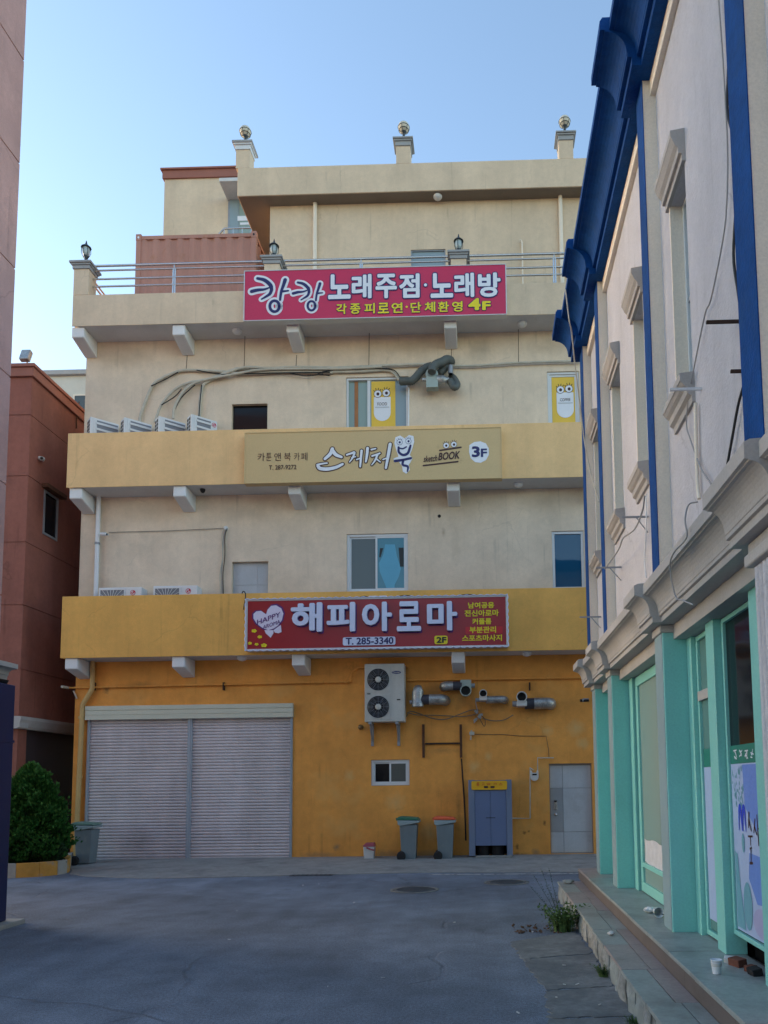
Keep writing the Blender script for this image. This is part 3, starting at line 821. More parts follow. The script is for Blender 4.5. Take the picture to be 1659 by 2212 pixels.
def cup_poster(parent, w, pxs, word):
    (x0, x1, ytop, ybot, ex0, ex1, ey) = pxs
    q0, q1 = P(x0, ytop, w), P(x1, ybot, w)
    hw = (q1[0] - q0[0]) / 2; cu = (q0[0] + q1[0]) / 2
    pts = [(q0[0], q0[1])] + [(cu - hw * math.cos(R(a)), q1[1] + hw - hw * math.sin(R(a))) for a in range(0, 181, 15)] + [(q1[0], q0[1])]
    mb = MB(); blob(mb, pts, w); part(parent, "cup_print", mb, white_print, fix=False)
    e0, e1 = P(ex0, ey, w), P(ex1, ey - 2, w)
    eyes(parent, [e0, e1], .085, w - .003, ink=brown_ink)
    ty = (ytop + (ybot - ytop) * .28)
    a, b = P(x0 + 8, ty + 4.0, w), P(x1 - 8, ty - 3.0, w)
    letters(parent, word, a[0], b[0], a[1], b[1], w - .006, brown_ink, .004)
    a, b = P(x0 + 3, ty + 9, w), P(x1 - 3, ty + 6, w)
    mb = MB(); mb.box(a[0], b[0], w - .005, w - .003, a[1], b[1]); part(parent, "small_print", mb, grey_ink)


cup_poster(f3, .062, (807.5, 844, 858, 909, 816, 834.5, 851), "FOOD")
cup_poster(f3b, .062, (1202, 1240, 848, 902, 1210.5, 1229, 842), "COFFEE")

# ground floor window
wg = sliding_window(win_g, .05, glass_dark, glass_grey, .5, "small white sliding window low in the orange wall")
# steel door
dm = MB(); dm.box(door_g[0], door_g[1], .10, .15, door_g[2], door_g[3]); dd = part(bld, "steel_door", dm, door_patch, label="pale grey steel door with a darker patched strip round the handle")
du0, du1 = door_g[0] + .02, door_g[1] - .02
us = du0 + (du1 - du0) * .31
zz = [door_g[2] + .02, P(1190, 1798)[1], P(1190, 1703)[1], door_g[3] - .04]
for i in range(3):
    for j, (a, b) in enumerate(((du0, us - .006), (us + .006, du1))):
        mb = MB(); mb.box(a, b, .092, .10, zz[i] + .006, zz[i + 1] - .006)
        part(dd, "door_panel", mb, door_patch if (i == 1 and j == 0) else door_grey, bevel=.002)
hu, hz = P(1200, 1740, .09)
mb = MB(); mb.box(hu - .028, hu + .028, .062, .091, hz - .10, hz + .10); part(dd, "door_lock", mb, steel, bevel=.008)
mb = MB(); mb.box(hu - .03, hu + .03, .055, .091, hz + .075, hz + .115); part(dd, "door_lock_cover", mb, black, bevel=.006)
hu, hz = P(1200, 1759, .09)
mb = MB(); mb.lathe([(.028, 0), (.028, -.02), (.016, -.022), (.016, -.05), (.03, -.055), (.03, -.07), (.001, -.075)], (hu, .092, hz), 14, 'y'); part(dd, "door_knob", mb, steel)

# roller shutters -----------------------------------------------------
z_sb = (P(400, 1862)[1] + P(620, 1856)[1]) / 2
hb = [P(191, 1527)[1], P(191, 1558)[1]]
mb = MB(); hz0, hz1 = shTop - .01, shTop + .315
for k in range(3):
    mb.box(shL - .02, shR + .02, -.12 + .006 * (k % 2), .0, hz0 + k * .108, hz0 + (k + 1) * .108 - .008)
mb.box(shL - .018, shR + .018, -.10, -.001, hz0 + .002, hz1 - .01)
part(bld, "shutter_hood", mb, shutter_box, bevel=.004)
us_mid = P(409, 1700)[0]
PITCH_S = 0.0705
for a, b in ((shL + .05, us_mid - .045), (us_mid + .045, shR - .05)):
    sh = MB(); sh.box(a, b, .035, .045, 0.06, shTop)
    shp = part(bld, "roller_shutter", sh, fin_grey)
    n_sl = int((shTop - .10) / PITCH_S)
    z0 = .10
    prof = [(.03, 0), (.018, .006), (.006, .020), (.003, .035), (.006, .050), (.018, .064), (.03, .0685)]
    mb = MB(); mb.prism_u([(w_, z0 + h_) for w_, h_ in prof], a - .01, b + .01)
    first = part(shp, "slat", mb, shutter_grey)
    for k in range(1, n_sl + 1):
        instance_part(shp, first, "slat", 0, random.uniform(-.0015, .0015), k * PITCH_S)
    mb = MB(); mb.box(a - .01, b + .01, .0, .034, .045, .098); part(shp, "bottom_bar", mb, shutter_grey, bevel=.005)
for uu, hw in ((shL + .028, .028), (us_mid, .05), (shR - .028, .028)):
    mb = MB(); mb.box(uu - hw, uu + hw, -.035, .05, .06, shTop - .002); mb.box(uu - hw * .35, uu + hw * .35, -.042, -.034, .06, shTop - .002)
    part(bld, "guide_rail", mb, rail_grey, bevel=.004)

# roof storey ------------------------------------------------------------
ZR, WB5, WF5 = 16.18, 0.60, 0.24
u5l, u5f = -4.81, -5.53
win_5 = box_of(887.7, 538.7, 962.5, 600, WB5)
win_5 = (win_5[0], win_5[1], 13.2, win_5[3])
mb = MB(); mb.wall(u5l, UR, Z4 + .14, ZR, WB5, WB5 + .1, [win_5]); mb.sheet([(u5l, WB5, Z4 + .14), (u5l, WB5, ZR), (u5l, 10, ZR), (u5l, 10, Z4 + .14)])
part(bld, "top_storey_wall", mb, cream_top, fix=False)
mb = MB(); mb.box(u5l + .01, UR, WB5 + .2, 9.9, Z4 + .15, ZR); part(bld, "core", mb, dark_void)
f5 = part(bld, "window", frame_rect(win_5[0], win_5[1], win_5[2], win_5[3], WB5 + .02, WB5 + .09, .03), grey_metal)
pane(f5, win_5[0] + .03, win_5[1] - .03, win_5[2] + .03, win_5[3] - .03, WB5 + .05, glass_pale)
mb = MB(); mb.box(u5f, UR, WF5, 10, ZR, ZR + .74); part(bld, "roof_band", mb, cream_top, bevel=.01)
mb = MB(); mb.box(u5f + .03, UR, WF5 + .03, 9.9, ZR - .008, ZR - .001); part(bld, "roof_soffit", mb, soffit_brown)
mb = MB(); mb.box(UL + .02, u5l, -.002, 10, Z4, Z4 + .14); part(bld, "terrace_floor", mb, concrete)
for px, lab in ((525, "left"), (871, "mid"), (1223, "right")):
    u = P(px, 335, WF5 + .02)[0]
    zc = P(px, {"left": 302, "mid": 293.7, "right": 281}[lab], WF5 - .08)[1] - .19
    mb = MB(); mb.box(u - .175, u + .175, WF5 + .003, WF5 + .36, ZR + .741, zc - .001); part(bld, "roof_pillar", mb, cream_top, bevel=.01)
    mb = MB(); mb.box(u - .19, u + .19, WF5 - .02, WF5 + .38, zc, zc + .11); mb.box(u - .22, u + .22, WF5 - .05, WF5 + .41, zc + .11, zc + .15); mb.box(u - .25, u + .25, WF5 - .08, WF5 + .44, zc + .15, zc + .19)
    cp = part(bld, "pillar_cap", mb, stone_cap if lab != "left" else white_metal, bevel=.006)
    if lab == "left":
        mb = MB(); mb.box(u - .215, u + .215, WF5 - .045, WF5 + .4, zc + .112, zc + .149); mb.box(u - .252, u + .252, WF5 - .083, WF5 + .45, zc + .151, zc + .195); part(cp, "cap_slab", mb, stone_cap)
    labs = {"left": "globe lamp on the roof pillar above the red container", "mid": "globe lamp on the middle roof pillar", "right": "globe lamp on the roof pillar nearest the blue cornice"}
    wz = WF5 + .18
    zl = zc + .19
    gy = {"left": (524, 285), "mid": (869.7, 275.8), "right": (1220.8, 263)}[lab]
    st_ = P(gy[0], gy[1], wz)[1] - zl - .232
    t = thing("globe_lamp", labs[lab], "lamp", FC, (u, wz, zl), "globe lamps on the roof pillars")
    mb = MB(); mb.lathe([(.055, 0), (.05, st_ * .6), (.032, st_), (.03, st_ + .07), (.07, st_ + .09), (.075, st_ + .13), (.02, st_ + .135)], (u, wz, zl), 14); part(t, "lamp_base", mb, lamp_iron)
    rg = .142; zc2 = zl + st_ + .09 + rg
    mb = MB(); mb.lathe([(rg * math.cos(R(a)), rg * math.sin(R(a))) for a in [-89] + list(range(-75, 76, 15)) + [89]], (u, wz, zc2), 20); gl = part(t, "globe", mb, globe_mat)
    mb = MB()
    for k in range(6):
        an = R(60 * k + 15)
        mb.tube([(u + 1.02 * rg * math.cos(R(b)) * math.cos(an), wz + 1.02 * rg * math.cos(R(b)) * math.sin(an), zc2 + 1.02 * rg * math.sin(R(b))) for b in (-70, -50, -30, -10, 0)], .006, 5)
    for b in (0, -32):
        mb.tube([(u + 1.02 * rg * math.cos(R(b)) * math.cos(R(a)), wz + 1.02 * rg * math.cos(R(b)) * math.sin(R(a)), zc2 + 1.02 * rg * math.sin(R(b))) for a in range(0, 361, 20)], .007, 5)
    part(t, "cage", mb, lamp_iron)
# small round soffit lights
for px, py, w, z in ((945.6, 430.6, .42, ZR - .008), (512, 713, -.34, Z4), (1128, 700, -.34, Z4), (1120, 1050, -.34, Z3), (523, 1417, -.34, Z2), (1138, 1411, -.34, Z2)):
    u = P(px, py, w)[0]
    mb = MB(); mb.lathe([(.11, 0), (.11, -.03), (.085, -.065), (.03, -.085), (.001, -.088)], (u, w, z), 18)
    solo("soffit_light", {945: "white dome light under the roof overhang", 512: "pale round light under the cream band, left of the pink sign's middle", 1128: "white round light under the cream band right of the pink sign", 1120: "flat round light under the tan band near the right end", 523: "white dome light under the mustard band at the red sign's left end", 1138: "white dome light under the mustard band right of the red sign"}[int(px)], "light", FC, (u, w, z), mb, white_pvc, group="round lights under the overhangs")
u = P(437.7, 1067, -.4)[0]
mb = MB(); mb.lathe([(.06, 0), (.06, -.03), (.045, -.07), (.02, -.09), (.001, -.09)], (u, -.4, Z3), 16)
solo("dome_camera", "small black dome camera under the tan band", "camera", FC, (u, -.4, Z3), mb, black)

# drain pipes ------------------------------------------------------------


def pipe(name, pts, r, m, lab=None, ribs=0):
    mb = MB(); mb.tube(pts, r, 10)
    return part(bld, name, mb, m, label=lab)


u = P(213, 1085, -.1)[0]
pp = pipe("drain_pipe", [(u, -.1, Z3), (u, -.1, Z2 + .14)], .052, white_pvc, "white drain pipe beside the wall corner")
mb = MB(); mb.tube([(u, -.1, 7.32), (u, -.1, 7.37)], .062, 10); part(pp, "collar", mb, grey_metal)
a, b, c_ = P(200, 1440, -.1), P(199, 1490, -.1), P(178, 1525, -.1)
pp = pipe("drain_pipe", [(a[0], -.1, Z2)] + [tuple(q) for q in smooth_path([(b[0], -.1, b[1] + .12), (b[0] - .01, -.1, b[1]), (c_[0] + .02, -.1, c_[1] + .05), (c_[0], -.1, c_[1] - .1)], 5)] + [(c_[0] - .05, -.1, .12)], .055, pipe_orange, "orange painted drain pipe beside the shutter")
mb = MB()
for z in (3.25, 1.9): mb.tube([(c_[0] - .02, -.1, z), (c_[0] - .02, -.1, z + .06)], .066, 10)
part(pp, "collar", mb, pipe_orange)
for px in (680.5, 1212):
    u = P(px, 500, WB5 - .06)[0]; pipe("drain_pipe", [(u, WB5 - .06, ZR), (u, WB5 - .06, Z4 + .15)], .052, pil_cream)
u, z = P(1127.5, 520, WB5 - .05)
pipe("vent_pipe", [(u, WB5 - .05, Z4 + .15), (u, WB5 - .05, z - .05), (u - .02, WB5 - .06, z), (u - .06, WB5 - .06, z)], .02, pil_cream)
# horizontal gas pipe across the ground floor
zg = P(480, 1478, -.06)[1]; zg2 = P(1250, 1464, -.06)[1]
ug0, ug1 = P(148, 1484, -.06)[0], P(1290, 1464, -.06)[0]
gp = pipe("gas_pipe", [(ug0, -.06, zg - .03), (P(745, 1475, -.06)[0], -.06, (zg + zg2) / 2)], .022, orange)
gp = pipe("gas_pipe", [(P(745, 1475, -.06)[0], -.06, zg - .01), (P(758, 1470, -.06)[0], -.06, zg + .02), (P(760, 1450, -.06)[0], -.06, zg + .22), (P(775, 1428, -.06)[0], -.06, zg + .33), (P(880, 1424, -.06)[0], -.06, zg + .33)], .02, orange)
pipe("gas_pipe", [(P(880, 1468, -.06)[0], -.06, zg2), (ug1 + 2, -.06, zg2)], .022, orange)
mb = MB()
for px in (205, 484, 1144): 
    u, z = P(px, 1480, -.03)
    mb.box(u - .015, u + .015, -.085, 0, z - .12, z + .06)
part(bld, "pipe_clip", mb, rust_dark)
mb = MB(); mb.tube([(ug0, -.06, zg - .03), (ug0 - .02, -.3, zg - .03)], .03, 8); mb.tube([(ug0 + .12, -.06, zg - .1), (ug0 + .2, -.05, zg - .28)], .02, 8); part(bld, "pipe_end", mb, conduit)
mb = MB(); u, z = P(949, 1115); mb.lathe([(.038, 0), (.038, -.012), (.028, -.012), (.026, -.004), (.001, -.004)], (u, 0, z), 14, 'y'); part(bld, "vent_hole", mb, black)

# penthouse stair tower behind the container -------------------------------
WP = 4.0
pl, zt_ = P(356, 369, WP)
mb = MB(); mb.box(pl, pl + 2.25, WP, WP + 4, Z4 + .15, zt_ - .28); part(bld, "stair_tower_wall", mb, cream_top)
mb = MB(); mb.box(pl - .05, pl + 2.3, WP - .05, WP + 4.05, zt_ - .28, zt_ - .03); mb.box(pl - .10, pl + 2.35, WP - .10, WP + 4.1, zt_ - .03, zt_ + .02); part(bld, "stair_tower_coping", mb, red_trim)
a, b = P(473, 384, WP - .75), P(515, 392, WP - .75)
mb = MB(); mb.box(a[0], b[0] + 1, WP - .75, WP - .001, a[1] - .11, a[1]); part(bld, "canopy", mb, soffit_grey, bevel=.01)
a, b = P(494, 428.5, WP), P(560, 520, WP)
mb = MB(); mb.box(a[0], a[0] + 1.1, WP - .03, WP - .001, b[1] - .4, a[1]); dr = part(bld, "stair_tower_door", mb, grey_metal)
mb = MB(); mb.box(a[0] + .06, a[0] + .32, WP - .04, WP - .031, b[1] - .4, a[1] - .06); part(dr, "pane", mb, glass_pale)
mb = MB(); mb.box(a[0] + .34, a[0] + 1.25, WP - .04, WP - .031, b[1] - .4, a[1] - .06); part(dr, "door_leaf", mb, glass_film)
q = P(513, 468, WP - .05); mb = MB(); mb.box(q[0], q[0] + .42, WP - .05, WP - .041, q[1] - .13, q[1] + .02); mb.box(q[0] + .08, q[0] + .36, WP - .05, WP - .041, q[1] - .26, q[1] - .19); part(dr, "notice", mb, white_print)
a = P(484, 494, WP - 1.0); b = P(470, 510, WP - 1.0)
t = thing("stair_railing", "short steel stair railing behind the red container", "railing", FC, (a[0], WP - 1, Z4 + .15))
mb = MB(); mb.tube([(b[0] - .3, WP - 1, b[1] - .35), (a[0], WP - 1, a[1]), (a[0] + 1.3, WP - 1, a[1])], .025, 8); part(t, "handrail", mb, steel)
for k in range(5):
    mb = MB(); mb.tube([(a[0] + k * .26, WP - 1, Z4 + .15), (a[0] + k * .26, WP - 1, a[1])], .014, 6); part(t, "baluster", mb, steel)

# ------------------------------------------------------------------ terrace pillars, lanterns, railing
ZP = 13.08
lant = {166: "black lantern on the corner pillar at the left end of the terrace", 587: "black lantern on the pillar in front of the red container", 991: "black lantern on the pillar above the pink sign's right half"}
pill_u = {}
for px, zx in ((166, 0), (587, 0), (991, 0)):
    u = P(px, 590, BW)[0]
    if px == 166: u = UL + .18
    pill_u[px] = u
    mb = MB(); mb.box(u - .178, u + .178, BW - .003, BW + .352, ZP + .001, 13.72); part(bld, "terrace_pillar", mb, cream_top, bevel=.01)
    mb = MB(); mb.box(u - .2, u + .2, BW - .03, BW + .38, 13.72, 13.80); mb.box(u - .225, u + .225, BW - .055, BW + .405, 13.80, 13.84); mb.box(u - .255, u + .255, BW - .085, BW + .435, 13.84, 13.89); part(bld, "pillar_cap", mb, stone_cap, bevel=.006)
    w = BW + .175
    z = P({166: 168, 587: 586.5, 991: 991}[px], {166: 520, 587: 516, 991: 505}[px], w)[1] - .47 * 1.12
    t = thing("lantern", lant[px], "lamp", FC, (u, w, 13.89), "black lanterns on the terrace pillars")
    mb = MB(); mb.lathe([(.075, 13.89 - z), (.06, 13.90 - z), (.035, .02), (.025, .08), (.06, .12), (.05, .14)], (u, w, z), 10); part(t, "lamp_base", mb, lamp_iron)
    mb = MB(); mb.lathe([(.05, .145), (.078, .19), (.087, .27), (.076, .336), (.067, .347)], (u, w, z), 12); part(t, "lamp_glass", mb, lamp_glass)
    mb = MB()
    for k in range(6):
        an = R(60 * k + 20)
        mb.tube([(u + r * math.cos(an), w + r * math.sin(an), z + h) for r, h in ((.03, .06), (.07, .13), (.102, .21), (.10, .29), (.084, .347))], .007, 5)
    part(t, "lamp_cage", mb, lamp_iron)
    mb = MB(); mb.lathe([(.118, .336), (.112, .353), (.062, .398), (.034, .414), (.02, .459), (.011, .504), (.003, .526)], (u, w, z), 12); part(t, "lamp_roof", mb, lamp_iron)

rz_ = [P(300, y, -.5)[1] for y in (572.5, 582.3, 601, 617)]
spans = [(pill_u[166] + .18, pill_u[587] - .18, "steel terrace railing in front of the red container", (376,)), (pill_u[587] + .18, pill_u[991] - .18, "steel terrace railing between two lantern pillars behind the pink sign", (780,)), (pill_u[991] + .18, 6.0, "steel terrace railing right of the pink sign", (1198,))]
for a, b, lab, posts in spans:
    t = thing("terrace_railing", lab, "railing", FC, (a, -.5, ZP), "steel railing lengths on the terrace")
    for k, z in enumerate(rz_):
        mb = MB(); mb.tube([(a, -.5, z), (b, -.5, z)], .028 if k == 0 else .022, 8); part(t, "rail", mb, steel)
    for px in posts:
        u = P(px, 600, -.5)[0]
        mb = MB(); mb.tube([(u - .02, -.5, ZP), (u - .02, -.5, rz_[1])], .02, 8); mb.tube([(u + .025, -.5, ZP), (u + .025, -.5, rz_[1])], .02, 8); mb.tube([(u, -.5, rz_[1]), (u, -.5, rz_[0])], .014, 8); part(t, "post", mb, steel)
t = thing("terrace_railing", "steel railing running back along the left side of the terrace", "railing", FC, (UL + .1, -.3, ZP), "steel railing lengths on the terrace")
for k, z in enumerate(rz_):
    mb = MB(); mb.tube([(UL + .1, BW + .36, z), (UL + .1, 5, z)], .024, 8); part(t, "rail", mb, steel)
for w in (1.2, 3.0, 4.9):
    mb = MB(); mb.tube([(UL + .1, w, Z4 + .14), (UL + .1, w, rz_[0])], .022, 8); part(t, "post", mb, steel)

# ------------------------------------------------------------------ red container
cw = 0.5
cl, czt = P(294.4, 507, cw); cr = P(553.5, 506, cw)[0]
cz0 = Z4 + .16; cz1 = czt - .02; cd = cw + 2.4
t = thing("shipping_container", "rust streaked red container on the terrace behind the railing", "container", FC, ((cl + cr) / 2, cw, cz0))


def corrug(a, b, n, depth):
    out = []
    st = (b - a) / n
    for k in range(n):
        s = a + k * st
        out += [(s, 0), (s + st * .32, 0), (s + st * .5, depth), (s + st * .82, depth)]
    out.append((b, 0))
    return out


pr = corrug(cl + .12, cr - .12, 9, .035)
mb = MB(); n = len(pr)
mb.add([(u, cw + .02 + d, z) for z in (cz0 + .12, cz1 - .1) for u, d in pr], [(i, i + 1, n + i + 1, n + i) for i in range(n - 1)])
part(t, "front_panel", mb, container_red, fix=False)
pr = corrug(cw + .12, cd - .12, 8, .035)
for uu, sg in ((cr - .02, -1), (cl + .02, 1)):
    mb = MB(); n = len(pr)
    mb.add([(uu + sg * d, w, z) for z in (cz0 + .12, cz1 - .1) for w, d in pr], [(i, i + 1, n + i + 1, n + i) for i in range(n - 1)])
    part(t, "side_panel", mb, container_red, fix=False)
for uu in (cl, cr - .12):
    for ww in (cw, cd - .12):
        mb = MB(); mb.box(uu, uu + .12, ww, ww + .12, cz0, cz1 - .14); part(t, "corner_post", mb, container_red)
        mb = MB(); mb.box(uu - .008, uu + .128, ww - .008, ww + .128, cz1 - .14, cz1 + .03); cc = part(t, "corner_casting", mb, container_red, bevel=.006)
        mb = MB(); blob(mb, ellipse(uu + .06, cz1 - .06, .026, .032, 12), ww - .010); part(cc, "casting_hole", mb, black if uu > cl + 1 else white_print, fix=False)
for q in ((cl + .12, cr - .12, cw + .012, cw + .07, cz1 - .1, cz1 - .01), (cl + .12, cr - .12, cw + .012, cw + .07, cz0, cz0 + .12), (cr - .075, cr - .012, cw + .12, cd - .12, cz1 - .1, cz1 - .01), (cl + .012, cl + .075, cw + .12, cd - .12, cz1 - .1, cz1 - .01)):
    mb = MB(); mb.box(*q); part(t, "frame_rail", mb, container_red)
mb = MB(); mb.box(cl + .03, cr - .03, cw + .05, cd - .05, cz1 - .04, cz1 - .02); part(t, "roof", mb, container_red)


# ------------------------------------------------------------------ signboards
def sign_box(name, label, u0, u1, z0, z1, w0, w1, face, frame_m, ft=.03, group="shop signs on the balcony bands"):
    t = thing(name, label, "sign", FC, ((u0 + u1) / 2, w1, z0), group)
    mb = MB(); mb.box(u0 + ft * .5, u1 - ft * .5, w0, w1, z0 + ft * .5, z1 - ft * .5); part(t, "sign_face", mb, face)
    part(t, "frame", frame_rect(u0, u1, z0, z1, w0 - .012, w1 - .002, ft), frame_m, bevel=.004)
    return t


WS = -0.86
# --- pink sign
q = [P(525.3, 584.7, WS), P(1093.8, 570.7, WS), P(528, 693, WS), P(1094.6, 681, WS)]
su0, su1, sz0, sz1 = (q[0][0] + q[2][0]) / 2, (q[1][0] + q[3][0]) / 2, (q[2][1] + q[3][1]) / 2, (q[0][1] + q[1][1]) / 2
ps = sign_box("signboard", "large pink sign with white Korean lettering on the topmost band", su0, su1, sz0, sz1, WS, BW - .002, pink_face, frame_silver, .02)
Cx = lambda x, y: P(493.7 + x * .3803, 548.6 + y * .3803, WS)


def sign_text(t, body, x0, ya, x1, yb, Z, m, bold, outline=None, depth=0.0, w=WS - .008, skew=None, shear=0.0):
    """x0..x1 / ya (top) .. yb (bottom) in the sign's survey crop"""
    a, b, c = Z(x0, yb), Z(x1, yb), Z(x0, ya)
    return letters(t, body, a[0], b[0], a[1], c[1], w, m, bold, outline=outline, depth=depth, shear=shear, skew=0.0 if skew is None else skew)


xs = [(566, 694), (700, 813), (835, 957), (970, 1086), (1148, 1276), (1283, 1396), (1418, 1546)]
for ch, (x0, x1) in zip("노래주점노래방", xs):
    sh = -.0125 * (x0 - 566)
    sign_text(ps, ch, x0 + 5, 125 + sh, x1 - 5, 253 + sh, Cx, white_print, .036, (navy_ink, .042))
mb = MB(); mk = MB(); a = Cx(1119, 178); blob(mk, ellipse(*a, .056, .056), WS - .012); blob(mb, ellipse(*a, .036, .036), WS - .014); part(ps, "dot_outline", mk, navy_ink, fix=False); part(ps, "dot", mb, white_print, fix=False)
ys = [(612, 672), (690, 750), (772, 832), (848, 912), (926, 990), (1034, 1095), (1114, 1175), (1190, 1252), (1270, 1330)]
for ch, (x0, x1) in zip("각종피로연단체환영", ys):
    sh = -.022 * (x0 - 612)
    sign_text(ps, ch, x0 + 2, 287 + sh, x1 - 2, 343 + sh, Cx, yellow_ink, .026, (navy_ink, .04))
mb = MB(); a = Cx(1012, 302); blob(mb, ellipse(*a, .025, .025), WS - .012); part(ps, "dot", mb, yellow_ink, fix=False)
sign_text(ps, "4", 1368, 258, 1426, 318, Cx, yellow_ink, .05, (navy_ink, .04))
sign_text(ps, "F", 1446, 273, 1484, 318, Cx, yellow_ink, .05, (navy_ink, .04))
# brush-written logo word, twice, the second smaller
kb = [([(165, 140), (205, 150), (238, 178), (245, 205)], [17, 22, 24, 20]), ([(245, 205), (235, 228), (210, 245), (188, 258)], [20, 18, 14, 9]),
      ([(132, 214), (165, 206), (205, 202), (238, 190)], [22, 20, 14, 8]), ([(322, 148), (312, 180), (300, 215), (293, 262)], [22, 19, 16, 14]),
      ([(305, 214), (340, 210)], [14, 10])]
ring = [(262 + 27 * math.cos(R(a)), 298 + 31 * math.sin(R(a))) for a in range(0, 361, 30)]


def brush(kx, ky, ox, oy, grow, w, m, nm):
    s = .3803 * 17.4 / 1661 * .97
    for k, (pts, ws_) in enumerate(kb + [(ring, [17, 17])]):
        mb = MB()
        stroke(mb, [Cx(ox + (x - 130) * kx, oy + (y - 140) * ky) for x, y in pts], [v * s * kx for v in ws_], w - k * .0003, grow)
        part(ps, nm, mb, m, fix=False)


brush(1.0, 1.0, 130, 140, .052, WS - .004, white_print, "logo_outline")
brush(.80, .84, 366, 163, .046, WS - .0045, white_print, "logo_outline")
brush(1.0, 1.0, 130, 140, 0, WS - .008, navy_ink, "logo_stroke")
brush(.80, .84, 366, 163, 0, WS - .009, navy_ink, "logo_stroke")

# --- tan sign
q = [P(528, 933, WS), P(1084, 924, WS), P(528, 1043.4, WS), P(1084, 1035, WS)]
su0, su1, sz0, sz1 = (q[0][0] + q[2][0]) / 2, (q[1][0] + q[3][0]) / 2, (q[2][1] + q[3][1]) / 2, (q[0][1] + q[1][1]) / 2
ts = sign_box("signboard", "tan sign with brush lettering and cartoon eyes on the middle band", su0, su1, sz0, sz1, WS, BW - .002, tan_face, tan_face, .02)
Tx = lambda x, y: P(493.7 + x * .3803, 904.8 + y * .3803, WS)
for ch, (x0, x1) in zip("카툰앤북카페", ((163, 208), (212, 246), (258, 300), (313, 356), (370, 406), (410, 450))):
    sign_text(ts, ch, x0 + 2, 195 - .01 * (x0 - 163), x1 - 2, 240 - .01 * (x0 - 163), Tx, brown_ink, .006)
sign_text(ts, "T. 287-9272", 230, 265, 385, 290, Tx, brown_ink, .012)
s_ = .3803 * 17.4 / 1661 * .96
word = [([(508, 268), (520, 282), (560, 286), (610, 276), (648, 258)], [24, 26, 26, 24, 20]), ([(505, 262), (530, 256), (560, 252)], [18, 16, 14]),
        ([(590, 172), (578, 200), (548, 228)], [26, 26, 22]), ([(592, 182), (610, 204), (642, 218)], [26, 26, 20]),
        ([(672, 205), (700, 196), (716, 192), (706, 220), (688, 246)], [16, 18, 18, 16, 12]), ([(700, 222), (722, 216)], [12, 12]), ([(756, 182), (752, 225), (748, 272)], [20, 18, 16]), ([(728, 232), (750, 224)], [14, 14]), ([(790, 168), (786, 210), (780, 244)], [22, 20, 16]),
        ([(812, 176), (836, 170)], [16, 14]), ([(816, 212), (846, 202), (860, 196)], [16, 16, 14]), ([(846, 206), (832, 238), (814, 262)], [18, 16, 12]), ([(838, 226), (862, 246)], [14, 12]), ([(918, 145), (908, 205), (894, 280)], [24, 24, 18]), ([(878, 232), (904, 222)], [14, 14])]
for k, (pts, ws_) in enumerate(word):
    mk = MB(); mw = MB()
    stroke(mk, [Tx(*p) for p in pts], [v * s_ for v in ws_], WS - .004 - k * .0002, .014)
    stroke(mw, [Tx(*p) for p in pts], [v * s_ for v in ws_], WS - .009 - k * .0002, -.010)
    part(ts, "logo_outline", mk, brown_ink, fix=False); part(ts, "logo_stroke", mw, white_print, fix=False)
mw = MB(); blob(mw, [Tx(*p) for p in ((948, 105), (975, 95), (1000, 112), (1025, 92), (1050, 98), (1055, 130), (1042, 175), (1030, 205), (1045, 225), (1035, 245), (1024, 262), (1030, 290), (1010, 312), (990, 300), (985, 268), (968, 245), (940, 248), (938, 225), (965, 215), (952, 175), (942, 140))], WS - .005)
part(ts, "logo_backing", mw, white_print, fix=False)
mk = MB()
for pts, ws_ in (([(966, 162), (968, 190), (992, 206), (1018, 196), (1030, 165), (1034, 152)], [12, 14, 16, 14, 12]), ([(966, 166), (990, 170), (1010, 160)], [9, 9]), ([(946, 240), (990, 234), (1036, 224)], [16, 14]), ([(992, 238), (990, 262), (1018, 272), (1016, 300)], [14, 14, 14, 8])):
    stroke(mk, [Tx(*p) for p in pts], [v * s_ for v in ws_], WS - .009)
part(ts, "logo_stroke", mk, navy_ink, fix=False)
eyes(ts, [Tx(972, 134), Tx(1022, 128)], .058, WS - .010, ink=navy_ink)
eyes(ts, [Tx(1236, 152), Tx(1280, 146)], .062, WS - .006, ink=brown_ink)
mk = MB()
stroke(mk, [Tx(1200, 180), Tx(1320, 162)], .038, WS - .005, n=2); stroke(mk, [Tx(1107, 266), Tx(1302, 243)], .036, WS - .005, n=2)
for x, y in ((1190, 160), (1320, 238)):
    stroke(mk, [Tx(x, y - 13), Tx(x, y + 13)], [.002, .014, .002], WS - .005, n=2); stroke(mk, [Tx(x - 9, y), Tx(x + 9, y)], [.002, .012, .002], WS - .005, n=2)
part(ts, "logo_bar", mk, brown_ink, fix=False)
a, b, c = Tx(1108, 246), Tx(1186, 246), Tx(1108, 212); letters(ts, "sketch", a[0], b[0], a[1], c[1], WS - .008, brown_ink, .02, shear=.25, skew=.06)
a, b, c = Tx(1192, 236), Tx(1314, 236), Tx(1192, 195); letters(ts, "BOOK", a[0], b[0], a[1], c[1], WS - .008, brown_ink, .03, shear=.25, skew=.07)
mw = MB(); blob(mw, [Tx(*p) for p in ((1368, 150), (1395, 132), (1430, 128), (1462, 140), (1478, 168), (1478, 205), (1462, 235), (1432, 250), (1400, 246), (1376, 225), (1366, 190))], WS - .005); part(ts, "floor_badge", mw, white_print, fix=False)
sign_text(ts, "3", 1386, 160, 1424, 216, Tx, navy_ink, .04, w=WS - .010); sign_text(ts, "F", 1436, 172, 1466, 216, Tx, navy_ink, .03, w=WS - .010)

